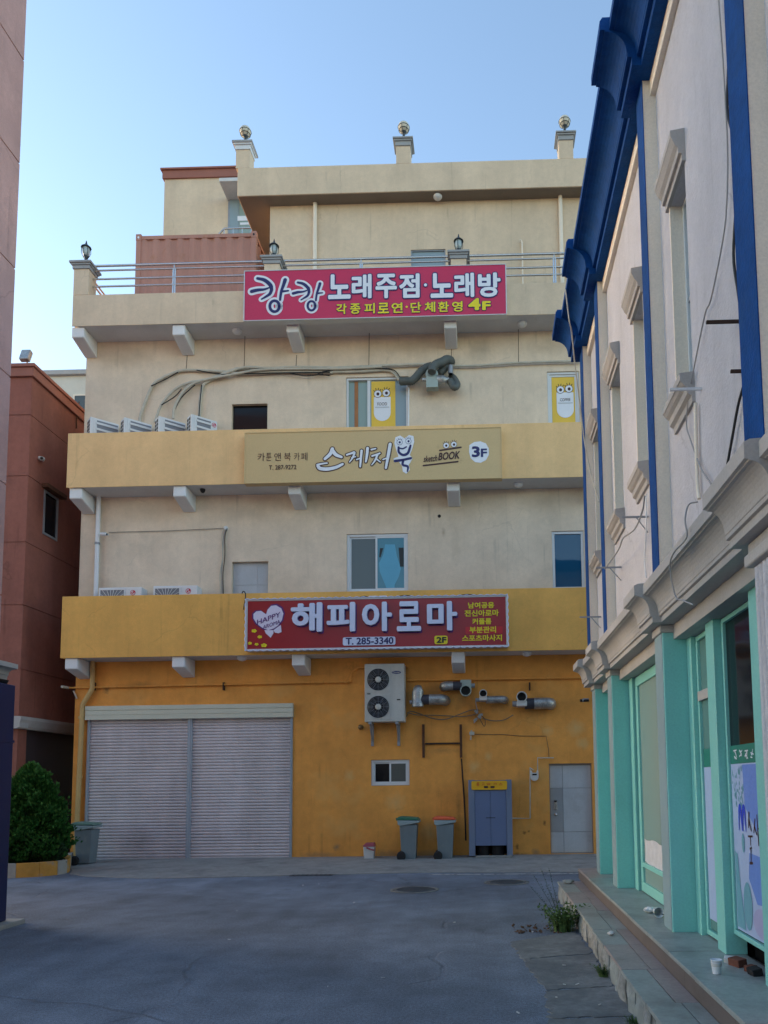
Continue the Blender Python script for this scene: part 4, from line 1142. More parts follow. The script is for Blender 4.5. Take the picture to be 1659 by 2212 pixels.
# --- red sign
q = [P(530.6, 1295, WS), P(1095.7, 1285.4, WS), P(531, 1405.6, WS), P(1098.4, 1397.6, WS)]
su0, su1, sz0, sz1 = (q[0][0] + q[2][0]) / 2, (q[1][0] + q[3][0]) / 2, (q[2][1] + q[3][1]) / 2, (q[0][1] + q[1][1]) / 2
rs = sign_box("signboard", "dark red sign with raised white Korean letters on the lowest band", su0, su1, sz0, sz1, WS, BW - .002, red_face, frame_silver, .04)
Hx = lambda x, y: P(493.7 + x * .3803, 1261.8 + y * .3803, WS)
for ch, (x0, x1) in zip("해피아로마", ((360, 535), (562, 722), (762, 930), (958, 1096), (1130, 1300))):
    sh = -.010 * (x0 - 360)
    o = sign_text(rs, ch, x0 + 6, 117 + sh, x1 - 6, 272 + sh, Hx, letter_white, .034, depth=.07, w=WS - .03)
    o.name = "raised_letter"
    sign_text(rs, ch, x0 + 6 + 4, 117 + sh + 6, x1 - 6 + 4, 272 + sh + 6, Hx, purple_ink, .040, w=WS - .003).name = "letter_backing"


def plate(t, Z, x0, y0, x1, y1, m, d, nm, r=.04):
    a, b = Z(x0, y1), Z(x1, y0)
    mb = MB(); mb.prism_w(rrect(a[0], b[0], a[1], b[1], r), WS - d, WS - .001); part(t, nm, mb, m)


plate(rs, Hx, 650, 298, 948, 350, letter_white, .02, "phone_plate"); sign_text(rs, "T. 285-3340", 668, 307, 936, 344, Hx, navy_ink, .025, w=WS - .024)
plate(rs, Hx, 1170, 293, 1244, 342, yellow_ink, .02, "floor_plate"); sign_text(rs, "2F", 1184, 303, 1236, 334, Hx, black, .04, w=WS - .024)
plate(rs, Hx, 1346, 240, 1556, 283, red_bright, .003, "red_strip", .005)
for body, x0, x1, y0, y1 in (("남여공용", 1362, 1508, 105, 138), ("전신아로마", 1342, 1534, 149, 184), ("커플룸", 1386, 1492, 196, 229), ("부분관리", 1370, 1518, 243, 278), ("스포츠마사지", 1328, 1552, 291, 325)):
    sign_text(rs, body, x0, y0, x1, y1, Hx, yellow_ink, .032, w=WS - .008)
hp = [Hx(*p) for p in ((226, 262), (195, 250), (160, 225), (142, 195), (142, 170), (158, 155), (185, 152), (208, 168), (214, 172), (222, 146), (242, 124), (270, 120), (300, 138), (312, 168), (304, 205), (282, 235), (258, 252))]
gl_ = [Hx(226 + (x - 226) * 1.10, 196 + (y - 196) * 1.12) for x, y in ((226, 262), (195, 250), (160, 225), (142, 195), (142, 170), (158, 155), (185, 152), (208, 168), (214, 172), (222, 146), (242, 124), (270, 120), (300, 138), (312, 168), (304, 205), (282, 235), (258, 252))]
mb = MB(); blob(mb, gl_, WS - .004); part(rs, "heart_edge", mb, purple_ink, fix=False)
mb = MB(); blob(mb, hp, WS - .008); ht = part(rs, "heart", mb, lilac_print, fix=False)
a, b, c = Hx(163, 232), Hx(294, 232), Hx(163, 204); letters(rs, "HAPPY", a[0], b[0], a[1], c[1], WS - .012, purple_ink, .012, skew=.34)
a, b, c = Hx(196, 258), Hx(294, 258), Hx(196, 236); letters(rs, "AROMA", a[0], b[0], a[1], c[1], WS - .012, purple_ink, .008, skew=.34)
mb = MB()
for pts in (((256, 262), (205, 262), (212, 280), (240, 305), (256, 280)), ((256, 262), (298, 232), (302, 272), (285, 280), (264, 276))): blob(mb, [Hx(*p) for p in pts], WS - .013)
part(rs, "ribbon", mb, lilac_print, fix=False)
mb = MB()
for x, y, s in ((146, 266, 1.0), (178, 300, .85), (122, 336, .8), (160, 342, .75), (202, 348, 1.1)):
    for k in range(5):
        an = R(72 * k + x)
        blob(mb, [Hx(x + s * 9 * math.cos(an) + s * 8 * math.cos(R(b)), y + s * 6 * math.sin(an) + s * 5 * math.sin(R(b))) for b in range(0, 360, 60)], WS - .008 - .0006 * k)
part(rs, "petals", mb, yellow_ink, fix=False)
# wiggly tube light round the border
mb = MB()
pts = []
n = 150
for k in range(n + 1): pts.append((su0 - .005 + (su1 - su0 + .01) * k / n, WS - .03, sz1 + .012 * math.sin(k * 1.6)))
mb.tube(pts, .012, 5)
pts = [(su0 - .005 + (su1 - su0 + .01) * k / n, WS - .03, sz0 + .012 * math.sin(k * 1.6)) for k in range(n + 1)]
mb.tube(pts, .012, 5)
for uu in (su0, su1): mb.tube([(uu + .01 * math.sin(k * 1.6), WS - .03, sz0 + (sz1 - sz0) * k / 30) for k in range(31)], .012, 5)
part(rs, "rope_light", mb, letter_white)
mb = MB(); a = P(527, 1282, BW - .02); b = P(519, 1290, BW - .02); c = P(531, 1320, BW - .02)
mb.tube(smooth_path([(b[0], BW + .05, b[1] + .02), (a[0] - .02, BW - .02, a[1] + .05), (a[0] + .05, BW - .06, a[1] - .05), (c[0], WS, c[1])], 5), .012, 6)
for x0, x1 in ((775, 800), (850, 905), (985, 1040)):
    q0, q1 = P(x0, 1284, BW - .05), P(x1, 1281, BW - .05)
    mb.tube(smooth_path([(q0[0], BW - .05, sz1 + .03), ((q0[0] + q1[0]) / 2, BW - .07, sz1 + .055), (q1[0], BW - .05, sz1 + .02)], 5), .010, 6)
part(rs, "sign_cable", mb, cable_black)
mb = MB()
for x in (806, 828):
    q0 = P(x, 1283, BW - .05); mb.box(q0[0] - .08, q0[0] + .08, BW - .12, BW - .02, sz1 + .002, sz1 + .05)
part(rs, "connection_box", mb, white_pvc)

# ------------------------------------------------------------------ air conditioners


def louvers(mb, u0, u1, z0, z1, n, w, d=.006, t=.5):
    p = (z1 - z0) / n
    for k in range(n): mb.box(u0, u1, w - d, w, z0 + k * p, z0 + k * p + p * t)


def round_logo(parent, u, z, r, w):
    mb = MB(); blob(mb, ellipse(u, z, r, r), w); o = part(parent, "logo", mb, logo_red, fix=False)
    mb = MB(); stroke(mb, [(u, z + r * .55), (u, z - r * .3), (u + r * .4, z - r * .3)], r * .16, w - .002, n=2)
    stroke(mb, [(u + r * .7 * math.cos(R(a)), z + r * .7 * math.sin(R(a))) for a in range(80, 361, 40)], r * .16, w - .002, n=2); blob(mb, ellipse(u - r * .35, z + r * .3, r * .12, r * .12, 8), w - .002)
    part(o, "logo_mark", mb, white_print, fix=False)


# two on the mustard band
for px0_, px1_, ytop, lab in ((213, 306, 1269.6, "white air conditioner top by the drain pipe behind the mustard band"), (331, 426, 1266, "white air conditioner top right of the other one behind the mustard band")):
    w0 = -.40
    a, zt = P(px0_, ytop, w0); b = P(px1_, ytop, w0)[0]
    zb = zt - .66
    t = thing("air_conditioner", lab, "air conditioner", FC, ((a + b) / 2, w0, z2t), "air conditioners behind the balcony bands")
    mb = MB(); mb.box(a, b, w0, w0 + .30, zb, zt); part(t, "casing", mb, white_metal, bevel=.012)
    gu0, gu1 = a + .05, a + (b - a) * .60
    mb = MB(); mb.box(gu0, gu1, w0 - .012, w0 - .001, zb + .05, zt - .06); part(t, "grille_plate", mb, fin_grey)
    part(t, "grille_rim", frame_rect(gu0 - .02, gu1 + .02, zb + .03, zt - .045, w0 - .02, w0 - .001, .02), white_metal)
    cu, cz = (gu0 + gu1) / 2, (zb + zt) / 2
    mb = MB()
    for k in range(22):
        an = R(k * 360 / 22)
        r1 = min((gu1 - gu0) / 2 / max(abs(math.cos(an)), .01), (zt - zb - .11) / 2 / max(abs(math.sin(an)), .01)) * .98
        mb.tube([(cu + .05 * math.cos(an + .35), w0 - .018, cz + .05 * math.sin(an + .35)), (cu + r1 * math.cos(an), w0 - .018, cz + r1 * math.sin(an))], .006, 4)
    part(t, "grille_bars", mb, white_metal)
    round_logo(t, a + (b - a) * .80, zt - .13, .062, w0 - .004)
    mb = MB()
    for uu in (a + .1, b - .1): mb.box(uu - .03, uu + .03, w0 + .02, w0 + .28, z2t, zb - .001)
    part(t, "stand", mb, grey_metal)
# four turned units on the tan band
TH = R(42)
for k, (px, ytop, lab) in enumerate(((188.6, 907.7, "leftmost of the four turned air conditioners on the tan band"), (260.7, 908.8, "second from the left of the four turned air conditioners on the tan band"), (334.5, 906, "third from the left of the four turned air conditioners on the tan band"), (403.6, 902, "rightmost of the four turned air conditioners on the tan band, with a round red logo"))):
    w0 = -.35
    a, zt = P(px, ytop + 1, w0)
    o_ = Frame(FC.pt(a, w0, 0), -1.2 + math.degrees(TH))
    zb = zt - .62
    t = thing("air_conditioner", lab, "air conditioner", o_, (0, 0, z3t), "air conditioners behind the balcony bands")
    W_, D_ = .62, .27
    # local: u along the front from the left front corner (set back by the side)
    off = D_ * 0.0
    mb = MB(); mb.box(.0, W_, -D_ + .0, .0, zb, zt)
    part(t, "casing", mb, white_metal, bevel=.010)
    mb = MB()
    for i in range(2):
        for j in range(6): mb.box(-.004, .002, -D_ + .05 + i * .11, -D_ + .13 + i * .11, zb + .05 + j * .09, zb + .115 + j * .09)
    part(t, "side_vents", mb, black)
    mb = MB(); mb.box(.14, W_ - .16 if k == 3 else W_ - .02, -D_ - .006, -D_ + .002, zb + .03, zt - .05); part(t, "front_recess", mb, fin_grey)
    mb = MB(); louvers(mb, .12, W_ - .15 if k == 3 else W_ - .01, zb + .06, zt - .005, 4, -D_ - .006, .012, .34); mb.box(.03, .05, -D_ - .01, -D_, zb, zt - .01); mb.box(.07, .10, -D_ - .012, -D_, zb, zt - .01); part(t, "front_bars", mb, white_metal)
    if k == 3: round_logo(t, W_ - .08, zt - .11, .055, -D_ - .004)
    mb = MB()
    for uu in (.1, W_ - .1): mb.box(uu - .03, uu + .03, -D_ + .02, -.02, z3t, zb - .001)
    part(t, "stand", mb, grey_metal)
# tall twin-fan unit
w0 = -.42
x0, x1, z0, z1 = box_of(787.5, 1433.6, 873.6, 1559, w0)
t = thing("air_conditioner", "tall twin-fan air conditioner on wall brackets above the small window", "air conditioner", FC, ((x0 + x1) / 2, w0, z0))
mb = MB(); mb.box(x0, x1, w0, w0 + .34, z0, z1); part(t, "casing", mb, ac_grey, bevel=.014)
cu = x0 + (x1 - x0) * .345
for cz in (z0 + (z1 - z0) * .255, z0 + (z1 - z0) * .725):
    mb = MB(); mb.box(x0 + .03, x0 + (x1 - x0) * .65, w0 - .008, w0 - .001, cz - (z1 - z0) * .215, cz + (z1 - z0) * .215); fp = part(t, "fan_panel", mb, ac_grey, bevel=.004)
    mb = MB(); mb.lathe([(.245, -.010), (.245, -.012), (.001, -.012)], (cu, w0, cz), 32, 'y'); part(fp, "fan_opening", mb, black)
    mb = MB()
    for r in (.245, .215, .185, .155, .125): mb.tube([(cu + r * math.cos(R(a)), w0 - .022, cz + r * math.sin(R(a))) for a in range(0, 361, 15)], .0045, 4, cap=False)
    for a in range(0, 360, 30): mb.tube([(cu + .06 * math.cos(R(a)), w0 - .024, cz + .06 * math.sin(R(a))), (cu + .248 * math.cos(R(a)), w0 - .022, cz + .248 * math.sin(R(a)))], .004, 4)
    part(fp, "fan_guard", mb, fin_grey)
    mb = MB(); mb.lathe([(.066, -.014), (.066, -.030), (.055, -.036), (.001, -.038)], (cu, w0, cz), 20, 'y'); part(fp, "hub", mb, ac_grey)
mb = MB(); blob(mb, ellipse(x0 + (x1 - x0) * .80, z0 + (z1 - z0) * .845, .105, .035), w0 - .003); part(t, "logo", mb, logo_blue, fix=False)
letters(t, "Carrier", x0 + (x1 - x0) * .80 - .08, x0 + (x1 - x0) * .80 + .08, z0 + (z1 - z0) * .845 - .018, z0 + (z1 - z0) * .845 + .02, w0 - .006, ac_grey, .02, shear=.2)
mb = MB(); mb.box(x0 + .06, x0 + .13, w0 - .012, w0 - .003, z0 + (z1 - z0) * .475, z0 + (z1 - z0) * .49); mb.box(x1 - .17, x1 - .09, w0 - .01, w0 - .001, z0 + (z1 - z0) * .365, z0 + (z1 - z0) * .385); part(t, "handle_slot", mb, black)
for px in (803.5, 860.5):
    u = P(px, 1580, -.1)[0]
    mb = MB(); mb.box(u - .035, u + .035, w0, -.002, z0 - .05, z0 - .002); mb.box(u - .03, u + .03, -.05, -.001, z0 - .52, z0 - .05); mb.tube([(u, w0 + .06, z0 - .05), (u, -.03, z0 - .42)], .02, 6); part(t, "wall_bracket", mb, grey_metal)

# ------------------------------------------------------------------ exhaust fans and ducts of the ground floor
Ix = lambda x, y, w=0.0: P(740.6 + x * .3472, 1398.9 + y * .3472, w)


def elbow(p0, p1, p2, nseg=6):
    pts = []
    for k in range(nseg + 1):
        t_ = k / nseg
        pts.append(tuple(Vector(p0) * (1 - t_) ** 2 + Vector(p1) * 2 * t_ * (1 - t_) + Vector(p2) * t_ ** 2))
    return pts


# 1: upright silver elbow, taped joint, duct into the wall
a = Ix(465, 290, -.3); b = Ix(620, 322, -.3); r_ = .125
t = thing("exhaust_duct", "shiny silver duct with a downturned elbow next to the twin-fan unit", "duct", FC, (a[0], -.3, a[1]), "exhaust ducts on the orange wall")
mb = MB(); e_ = Ix(465, 368, -.3)
mb.tube([(a[0], -.3, e_[1]), (a[0], -.3, e_[1] + .10), (a[0], -.3, e_[1] + .105), (a[0], -.3, e_[1] + .21)] + elbow((a[0], -.3, e_[1] + .22), (a[0], -.3, e_[1] + .42), (a[0] + .06, -.24, e_[1] + .40)), [r_ * 1.04] * 2 + [r_] * 2 + [r_ * 1.0] * 5 + [r_ * .8, r_ * .5], 16); part(t, "outlet_elbow", mb, galv)
mb = MB(); mb.tube([(a[0] + .05, -.28, b[1]), (a[0] + .28, -.28, b[1])], .115, 16); part(t, "taped_joint", mb, dark_tape)
mb = MB(); mb.tube([(a[0] + .26, -.28, b[1]), (b[0] - .15, -.28, b[1])] + elbow((b[0] - .12, -.28, b[1]), (b[0] + .03, -.28, b[1]), (b[0] + .05, 0, b[1])), .12, 16); part(t, "wall_duct", mb, galv)
mb = MB(); mb.tube([(a[0] - .18, -.28, b[1] - .05), (a[0] - .02, -.28, b[1] - .05)], .045, 10); part(t, "motor_stub", mb, grey_metal)


def fan(label, cx, cy, r, m, dxl, dxr, dy, drr, taped, dr_m=galv, lo=False, box_h=.0):
    """scroll fan: round dark mouth, square housing, side duct to the right or left"""
    w = -.32
    u, z = Ix(cx, cy, w)
    t = thing("exhaust_fan", label, "fan", FC, (u, w, z), "exhaust fans on the orange wall")
    mb = MB(); mb.lathe([(r * .78, .04), (r, .04), (r, -.12), (r * .86, -.125), (r * .84, .02)], (u, w, z), 22, 'y'); part(t, "mouth_ring", mb, m)
    mb = MB(); mb.lathe([(r * .85, -.02), (.001, -.02)], (u, w, z), 22, 'y'); part(t, "mouth", mb, black)
    hz = z + (r * .2 if not lo else -r * 1.75); hh = r * 1.9 if not lo else r * 1.0
    mb = MB(); mb.prism_w(rrect(u - r * .98, u + r * .98, hz if not lo else hz - 0.0, hz + hh, r * .15), w + .045, w + .25); part(t, "housing", mb, m, bevel=.006)
    if lo:
        mb = MB(); mb.prism_w(rrect(u - r * .95, u + r * .95, hz, hz + hh, r * .1), w - .10, w + .045); part(t, "outlet_box", mb, m, bevel=.006)
    u1, z1 = Ix(dxr, dy, w + .1)
    s = 1 if u1 > u else -1
    dz = z1
    if taped:
        mb = MB(); mb.tube([(u + s * r * .7, w + .12, dz), (u + s * (r * .7 + .22), w + .12, dz)], drr * .95, 14); part(t, "taped_joint", mb, dark_tape)
    mb = MB(); st = u + s * (r * .7 + (.2 if taped else 0))
    mb.tube([(st + (u1 - s * drr - st) * k / 6, w + .12, dz) for k in range(7)] + elbow((u1 - s * drr * .6, w + .12, dz), (u1 + s * drr * .2, w + .12, dz), (u1 + s * drr * .2, 0, dz)), drr, 16, ribs=.012); part(t, "duct", mb, dr_m)
    if dxl is not None:
        u2, z2 = Ix(dxl, cy + 6, w + .1); mb = MB(); mb.tube([(u, w + .12, dz), (u2, w + .12, dz)], drr * .5, 12); part(t, "motor", mb, grey_metal)
    return t


fan("grey-green exhaust fan high on the wall with its duct on the left", 765, 270, .125, fan_green, 822, 632, 238, .105, True)
fan("small exhaust fan with a ribbed duct in the middle of the row", 873, 288, .088, bucket_white, 825, 1005, 322, .085, False, lo=True)
fan("exhaust fan with a thick taped duct at the right end of the row", 1112, 308, .118, bucket_white, 1055, 1290, 346, .13, True, lo=True)

# cables sagging between the fans
t = thing("cable_bundle", "tangled cables sagging below the exhaust fans", "cables", FC, (0.0, -.1, 3.0))
for pts, r, m in ((((395, 430), (420, 398), (480, 412), (560, 440), (640, 446), (740, 410), (800, 388), (850, 388)), .012, cable_old), (((400, 405), (470, 420), (560, 420), (660, 425), (740, 430), (800, 420), (845, 408)), .010, cable_old), (((870, 440), (930, 455), (1000, 450), (1060, 420)), .011, cable_old), (((840, 400), (830, 360), (825, 330)), .010, cable_grey), (((850, 440), (880, 490), (885, 450), (860, 420)), .007, wire_rust), (((830, 440), (815, 470), (850, 430)), .007, cable_grey)):
    mb = MB(); mb.tube(smooth_path([(Ix(x, y, -.08)[0], -.08 + .02 * math.sin(x), Ix(x, y, -.08)[1]) for x, y in pts], 5), r, 6); part(t, "cable", mb, m)
mb = MB()
for x, y in ((830, 400), (850, 432), (825, 448), (858, 418)): q = Ix(x, y, -.1); mb.obox((q[0], -.09, q[1]), .09, .06, .05, 0, 0, x * .3)
part(t, "junction_box", mb, concrete)
mb = MB(); mb.tube([(*Ix(800, 515, -.05)[:1], -.05, Ix(800, 515)[1]), (Ix(795, 575)[0], -.04, Ix(795, 575)[1])], .02, 6); mb.box(Ix(788, 540)[0], Ix(818, 540)[0], -.1, -.01, Ix(800, 545)[1], Ix(800, 525)[1]); part(t, "wall_socket", mb, conduit)
mb = MB(); mb.tube([(Ix(x, y)[0], -.012, Ix(x, y)[1]) for x, y in ((820, 540), (1000, 541), (1100, 550), (1265, 551), (1280, 640), (1282, 685))], .006, 5); part(t, "thin_wire", mb, wire_rust)
# round bell left of the unit
u, z = Ix(115, 497, 0)
mb = MB(); mb.lathe([(.05, 0), (.05, -.05), (.06, -.06), (.062, -.10), (.045, -.13), (.001, -.14)], (u, 0, z), 16, 'y')
solo("wall_lamp", "small round brass-coloured fitting left of the twin-fan unit", "lamp", FC, (u, 0, z), mb, mat("old_brass", (0.20, 0.13, 0.06), rough=.4, metal=.6))
# rusty H-shaped bracket
t = thing("iron_bracket", "rusty H-shaped iron bracket on the orange wall", "bracket", FC, (Ix(620, 597)[0], 0, Ix(620, 597)[1]))
for x in (502, 736):
    q0, q1 = Ix(x, 685, -.03), Ix(x, 478, -.03)
    mb = MB(); mb.box(q0[0] - .027, q0[0] + .027, -.055, -.001, q0[1], q1[1]); part(t, "upright", mb, rust)
q0, q1 = Ix(512, 603, -.03), Ix(728, 590, -.03)
mb = MB(); mb.box(q0[0] + .002, q1[0] - .002, -.05, -.005, q0[1], q1[1]); part(t, "crossbar", mb, rust_dark)
q = [Ix(*p) for p in ((738, 690), (745, 800), (755, 950), (762, 1100), (765, 1200))]
mb = MB(); mb.tube(smooth_path([(a, -.02, b) for a, b in q], 4), .017, 6)
solo("hanging_cable", "thick dark cable hanging down beside the blue cabinet", "cable", FC, (q[0][0], -.02, q[0][1]), mb, rust_dark)
# gas meter and its pipes
t = thing("gas_meter", "white gas meter on thin pipes left of the steel door", "gas meter", FC, (Ix(1190, 800)[0], -.05, Ix(1190, 800)[1]))
q0, q1 = Ix(1168, 830, -.12), Ix(1216, 765, -.12)
cu = (q0[0] + q1[0]) / 2; hw = (q1[0] - q0[0]) / 2
mb = MB(); mb.prism_w([(cu - hw, q1[1]), (cu - hw, q1[1] - .06)] + [(cu - hw * math.cos(R(a)), q0[1] + hw - hw * math.sin(R(a)) * 1.0) for a in range(0, 181, 20)] + [(cu + hw, q1[1] - .06), (cu + hw, q1[1]), (cu + hw * .6, q1[1]), (cu + hw * .55, q1[1] - .05), (cu - hw * .55, q1[1] - .05), (cu - hw * .6, q1[1])], -.16, -.05); part(t, "meter_body", mb, bucket_white, bevel=.01)
mb = MB(); mb.box(cu - .05, cu + .05, -.166, -.159, q1[1] - .105, q1[1] - .07); part(t, "dial", mb, black)
for pts in (((1312, 686), (1212, 686), (1212, 768)), ((1165, 745), (1165, 1062), (1052, 1062)), ((1165, 748), (1185, 762))):
    mb = MB(); mb.tube([(Ix(x, y, -.05)[0], -.05, Ix(x, y, -.05)[1]) for x, y in pts], .014, 6); part(t, "meter_pipe", mb, conduit)
# CCTV on ground floor right, 2F left
for fr_, u, w, z, lab, s in ((FC, P(1262, 1512, -.2)[0], -.2, P(1262, 1512, -.2)[1], "dark bullet camera poking out beside the mint pillar", -1), (FC, P(227, 1154, -.15)[0], -.15, P(227, 1154, -.15)[1], "small bullet camera beside the white drain pipe", 1)):
    t = thing("security_camera", lab, "camera", fr_, (u, w, z), "small bullet cameras on the cream building")
    mb = MB(); mb.tube([(u - s * .09, w - .02, z), (u + s * .06, w - .06, z - .02)], .038, 12); part(t, "camera_body", mb, white_pvc if s == 1 else grey_metal)
    mb = MB(); mb.tube([(u - .095 * s if s == -1 else u + .062 * s, w - .06, z - .02), (u + (.064 if s == 1 else .10) * s, w - .062, z - .02)], .03, 12); part(t, "lens", mb, black)
    mb = MB(); mb.tube([(u, w, z + .03), (u, 0, z + .03)], .015, 8); part(t, "camera_arm", mb, white_pvc if s == 1 else grey_metal)
# wire and cable drop on second floor
t = thing("wall_cable", "thin wire and hanging cable bundle left of the white hatch", "cables", FC, (P(480, 1200)[0], -.03, P(480, 1200)[1]))
a, b = P(235, 1150, -.03), P(488, 1141, -.03)
mb = MB(); mb.tube([(a[0], -.03, a[1]), ((a[0] + b[0]) / 2, -.03, (a[1] + b[1]) / 2 - .015), (b[0], -.03, b[1])], .006, 5); part(t, "wire", mb, wire_rust)
for k, dx in enumerate((0, 3, -3)):
    mb = MB(); mb.tube(smooth_path([(P(x + dx, y, -.04)[0], -.04 - .01 * k, P(x + dx, y, -.04)[1]) for x, y in ((488, 1141), (483, 1160), (481 + k * 2, 1200), (479, 1240), (480, 1284))], 4), .012, 6); part(t, "cable", mb, [cable_grey, wire_rust, conduit][k])
mb = MB(); mb.lathe([(.05, 0), (.05, -.05), (.03, -.07), (.001, -.072)], (b[0], 0, b[1]), 12, 'y'); part(t, "wall_sleeve", mb, white_pvc)

# refrigerant lines of the third floor
Dx = lambda x, y, w=-.06: P(109.7 + x * .3638, 685.8 + y * .3638, w)
Ex = lambda x, y, w=-.06: P(658.3 + x * .3638, 685.8 + y * .3638, w)
t = thing("refrigerant_lines", "wrapped pale pipes arching over the tan band air conditioners and along the wall", "pipes", FC, (-4, -.06, 11))
runs = [([Dx(528, 620), Dx(535, 570), Dx(600, 410), Dx(660, 360), Dx(760, 318), Dx(850, 312), Dx(1040, 322), Dx(1140, 332), Dx(1400, 322), Dx(1659, 325), Ex(160, 322), Ex(320, 320), Ex(480, 312), Ex(530, 330), Ex(560, 370)], .034, conduit),
        ([Dx(620, 625), Dx(660, 520), Dx(740, 430), Dx(830, 388), Dx(920, 375), Dx(1040, 335), Dx(1150, 300), Dx(1300, 303), Dx(1450, 297), Dx(1659, 300), Ex(150, 302), Ex(400, 291), Ex(640, 282), Ex(760, 278)], .030, conduit),
        ([Dx(732, 605), Dx(740, 540), Dx(790, 450), Dx(850, 400), Dx(940, 372), Dx(1060, 350), Dx(1250, 318), Dx(1500, 312), Dx(1659, 312), Ex(300, 308), Ex(460, 300)], .030, conduit),
        ([Dx(880, 598), Dx(885, 500), Dx(900, 410), Dx(930, 378), Dx(1010, 340), Dx(1100, 306), Dx(1180, 300)], .040, conduit),
        ([Ex(760, 282), Ex(900, 290), Ex(1000, 290), Ex(1150, 280), Ex(1270, 272), Ex(1450, 266), Ex(1640, 262)], .026, conduit)]
for i, (pts, r, m) in enumerate(runs):
    mb = MB(); mb.tube(smooth_path([(a, -.05 - .03 * (i % 3), b) for a, b in pts], 5), r, 8); part(t, "wrapped_pipe", mb, m)
for pts in ([Dx(600, 412), Dx(680, 375), Dx(760, 330)], [Dx(660, 525), Dx(740, 475), Dx(780, 430)], [Dx(736, 560), Dx(780, 480), Dx(860, 405)], [Dx(870, 318), Dx(960, 335), Dx(1050, 345), Dx(1160, 338), Dx(1659, 330)], [Dx(1420, 335), Dx(1520, 352), Dx(1620, 340)], [Dx(900, 405), Dx(890, 500), Dx(884, 590)], [Dx(1659, 350), Ex(80, 340), Ex(200, 312), Ex(440, 308), Ex(530, 318), Ex(570, 365)]):
    mb = MB(); mb.tube(smooth_path([(a, -.10, b) for a, b in pts], 5), .013, 6); part(t, "cable", mb, cable_black if pts[0][1] < 11.7 else cable_grey)
for x, y0, y1 in ((403, 766, 797), (528, 727, 792), (640, 765, 792), (797, 722, 792), (975, 752, 785), (1120, 714, 783)):
    a, b = P(x, y0, -.14), P(x, y1, -.08); mb = MB(); mb.tube([(a[0], -.10, Z4 if x in (528, 797, 1120) else a[1]), (b[0], -.10, b[1])], .008, 5); part(t, "hanger_wire", mb, wire_rust)

# scroll fan with fat flexible hoses, third floor
Sx = lambda x, y, w=-.3: P((1550 + x * .18083) / 1.8228, (1380 + y * .18083) / 1.8228, w)
t = thing("exhaust_fan", "grey-green scroll fan wrapped in fat dark hoses under the cream band", "fan", FC, (Sx(830, 600)[0], -.3, Sx(830, 600)[1]))


def hose(pts, r, w, nm="flexible_hose", m=duct_dark, k=8):
    mb = MB(); mb.tube(smooth_path([(*(lambda q: (q[0], ww, q[1]))(Sx(x, y, ww)),) for (x, y), ww in zip(pts, w)], k), r, 14, ribs=.06); part(t, nm, mb, m)


hose([(150, 670), (280, 670), (400, 660), (500, 570), (600, 450), (720, 370), (830, 340)], .090, [-.14, -.2, -.2, -.2, -.2, -.18, -.15])
hose([(830, 470), (850, 380), (930, 300), (1060, 250), (1150, 200), (1230, 215), (1250, 260)], .096, [-.46, -.42, -.38, -.32, -.25, -.15, -.02])
hose([(1000, 500), (1060, 440), (1130, 350), (1160, 290)], .09, [-.15, -.15, -.12, -.05])
hose([(1215, 650), (1260, 720), (1320, 800), (1380, 750), (1330, 640), (1250, 560)], .080, [-.26, -.27, -.3, -.26, -.14, -.04])
hose([(1240, 330), (1240, 420), (1240, 510)], .060, [-.24, -.24, -.24], m=grey_metal)
q = Sx(1240, 512, -.24); mb = MB(); mb.lathe([(.045, -.012), (.001, -.012)], (q[0], -.24, q[1]), 14); part(t, "hose_mouth", mb, black)
q = Sx(150, 670, -.14); mb = MB(); mb.lathe([(.055, -.08), (.001, -.08)], (q[0], -.14, q[1]), 14, 'x'); part(t, "hose_mouth", mb, black)
q = Sx(830, 520); R0 = .145
mb = MB(); mb.lathe([(R0 * .5, .12), (R0, .10), (R0, -.02), (R0 * .92, -.03), (R0 * .6, -.03)], (q[0], -.3, q[1]), 24, 'y'); part(t, "scroll_housing", mb, fan_green)
q0, q1 = Sx(710, 830), Sx(965, 590)
mb = MB(); mb.box(q0[0], q1[0], -.36, -.16, q0[1], q1[1]); part(t, "motor_box", mb, fan_green, bevel=.008)
q0, q1 = Sx(965, 650, -.26), Sx(1210, 660, -.26)
du = q1[0] - q0[0]
mb = MB(); mb.tube([(q0[0] - .02, -.26, q0[1]), (q0[0] + du * .3, -.26, q0[1]), (q0[0] + du * .32, -.26, q0[1]), (q0[0] + du * .7, -.26, q0[1]), (q0[0] + du * .75, -.26, q0[1]), (q1[0], -.26, q0[1])], [.115, .115, .12, .095, .065, .065], 18); part(t, "reducer", mb, galv)
q0 = Sx(650, 640, -.26); mb = MB(); mb.tube([(q0[0] - .03, -.26, q0[1]), (q0[0] + .1, -.26, q0[1])], .05, 12); part(t, "motor_stub", mb, galv)
q0, q1, q2 = Sx(200, 745, -.08), Sx(325, 760, -.08), Sx(318, 995, -.08)
mb = MB(); mb.tube([(q0[0], -.08, q0[1]), (q1[0], -.08, q0[1]), (q1[0] + .005, -.08, q1[1]), (q2[0], -.08, 9.9)], .018, 8); part(t, "white_conduit", mb, white_pvc)


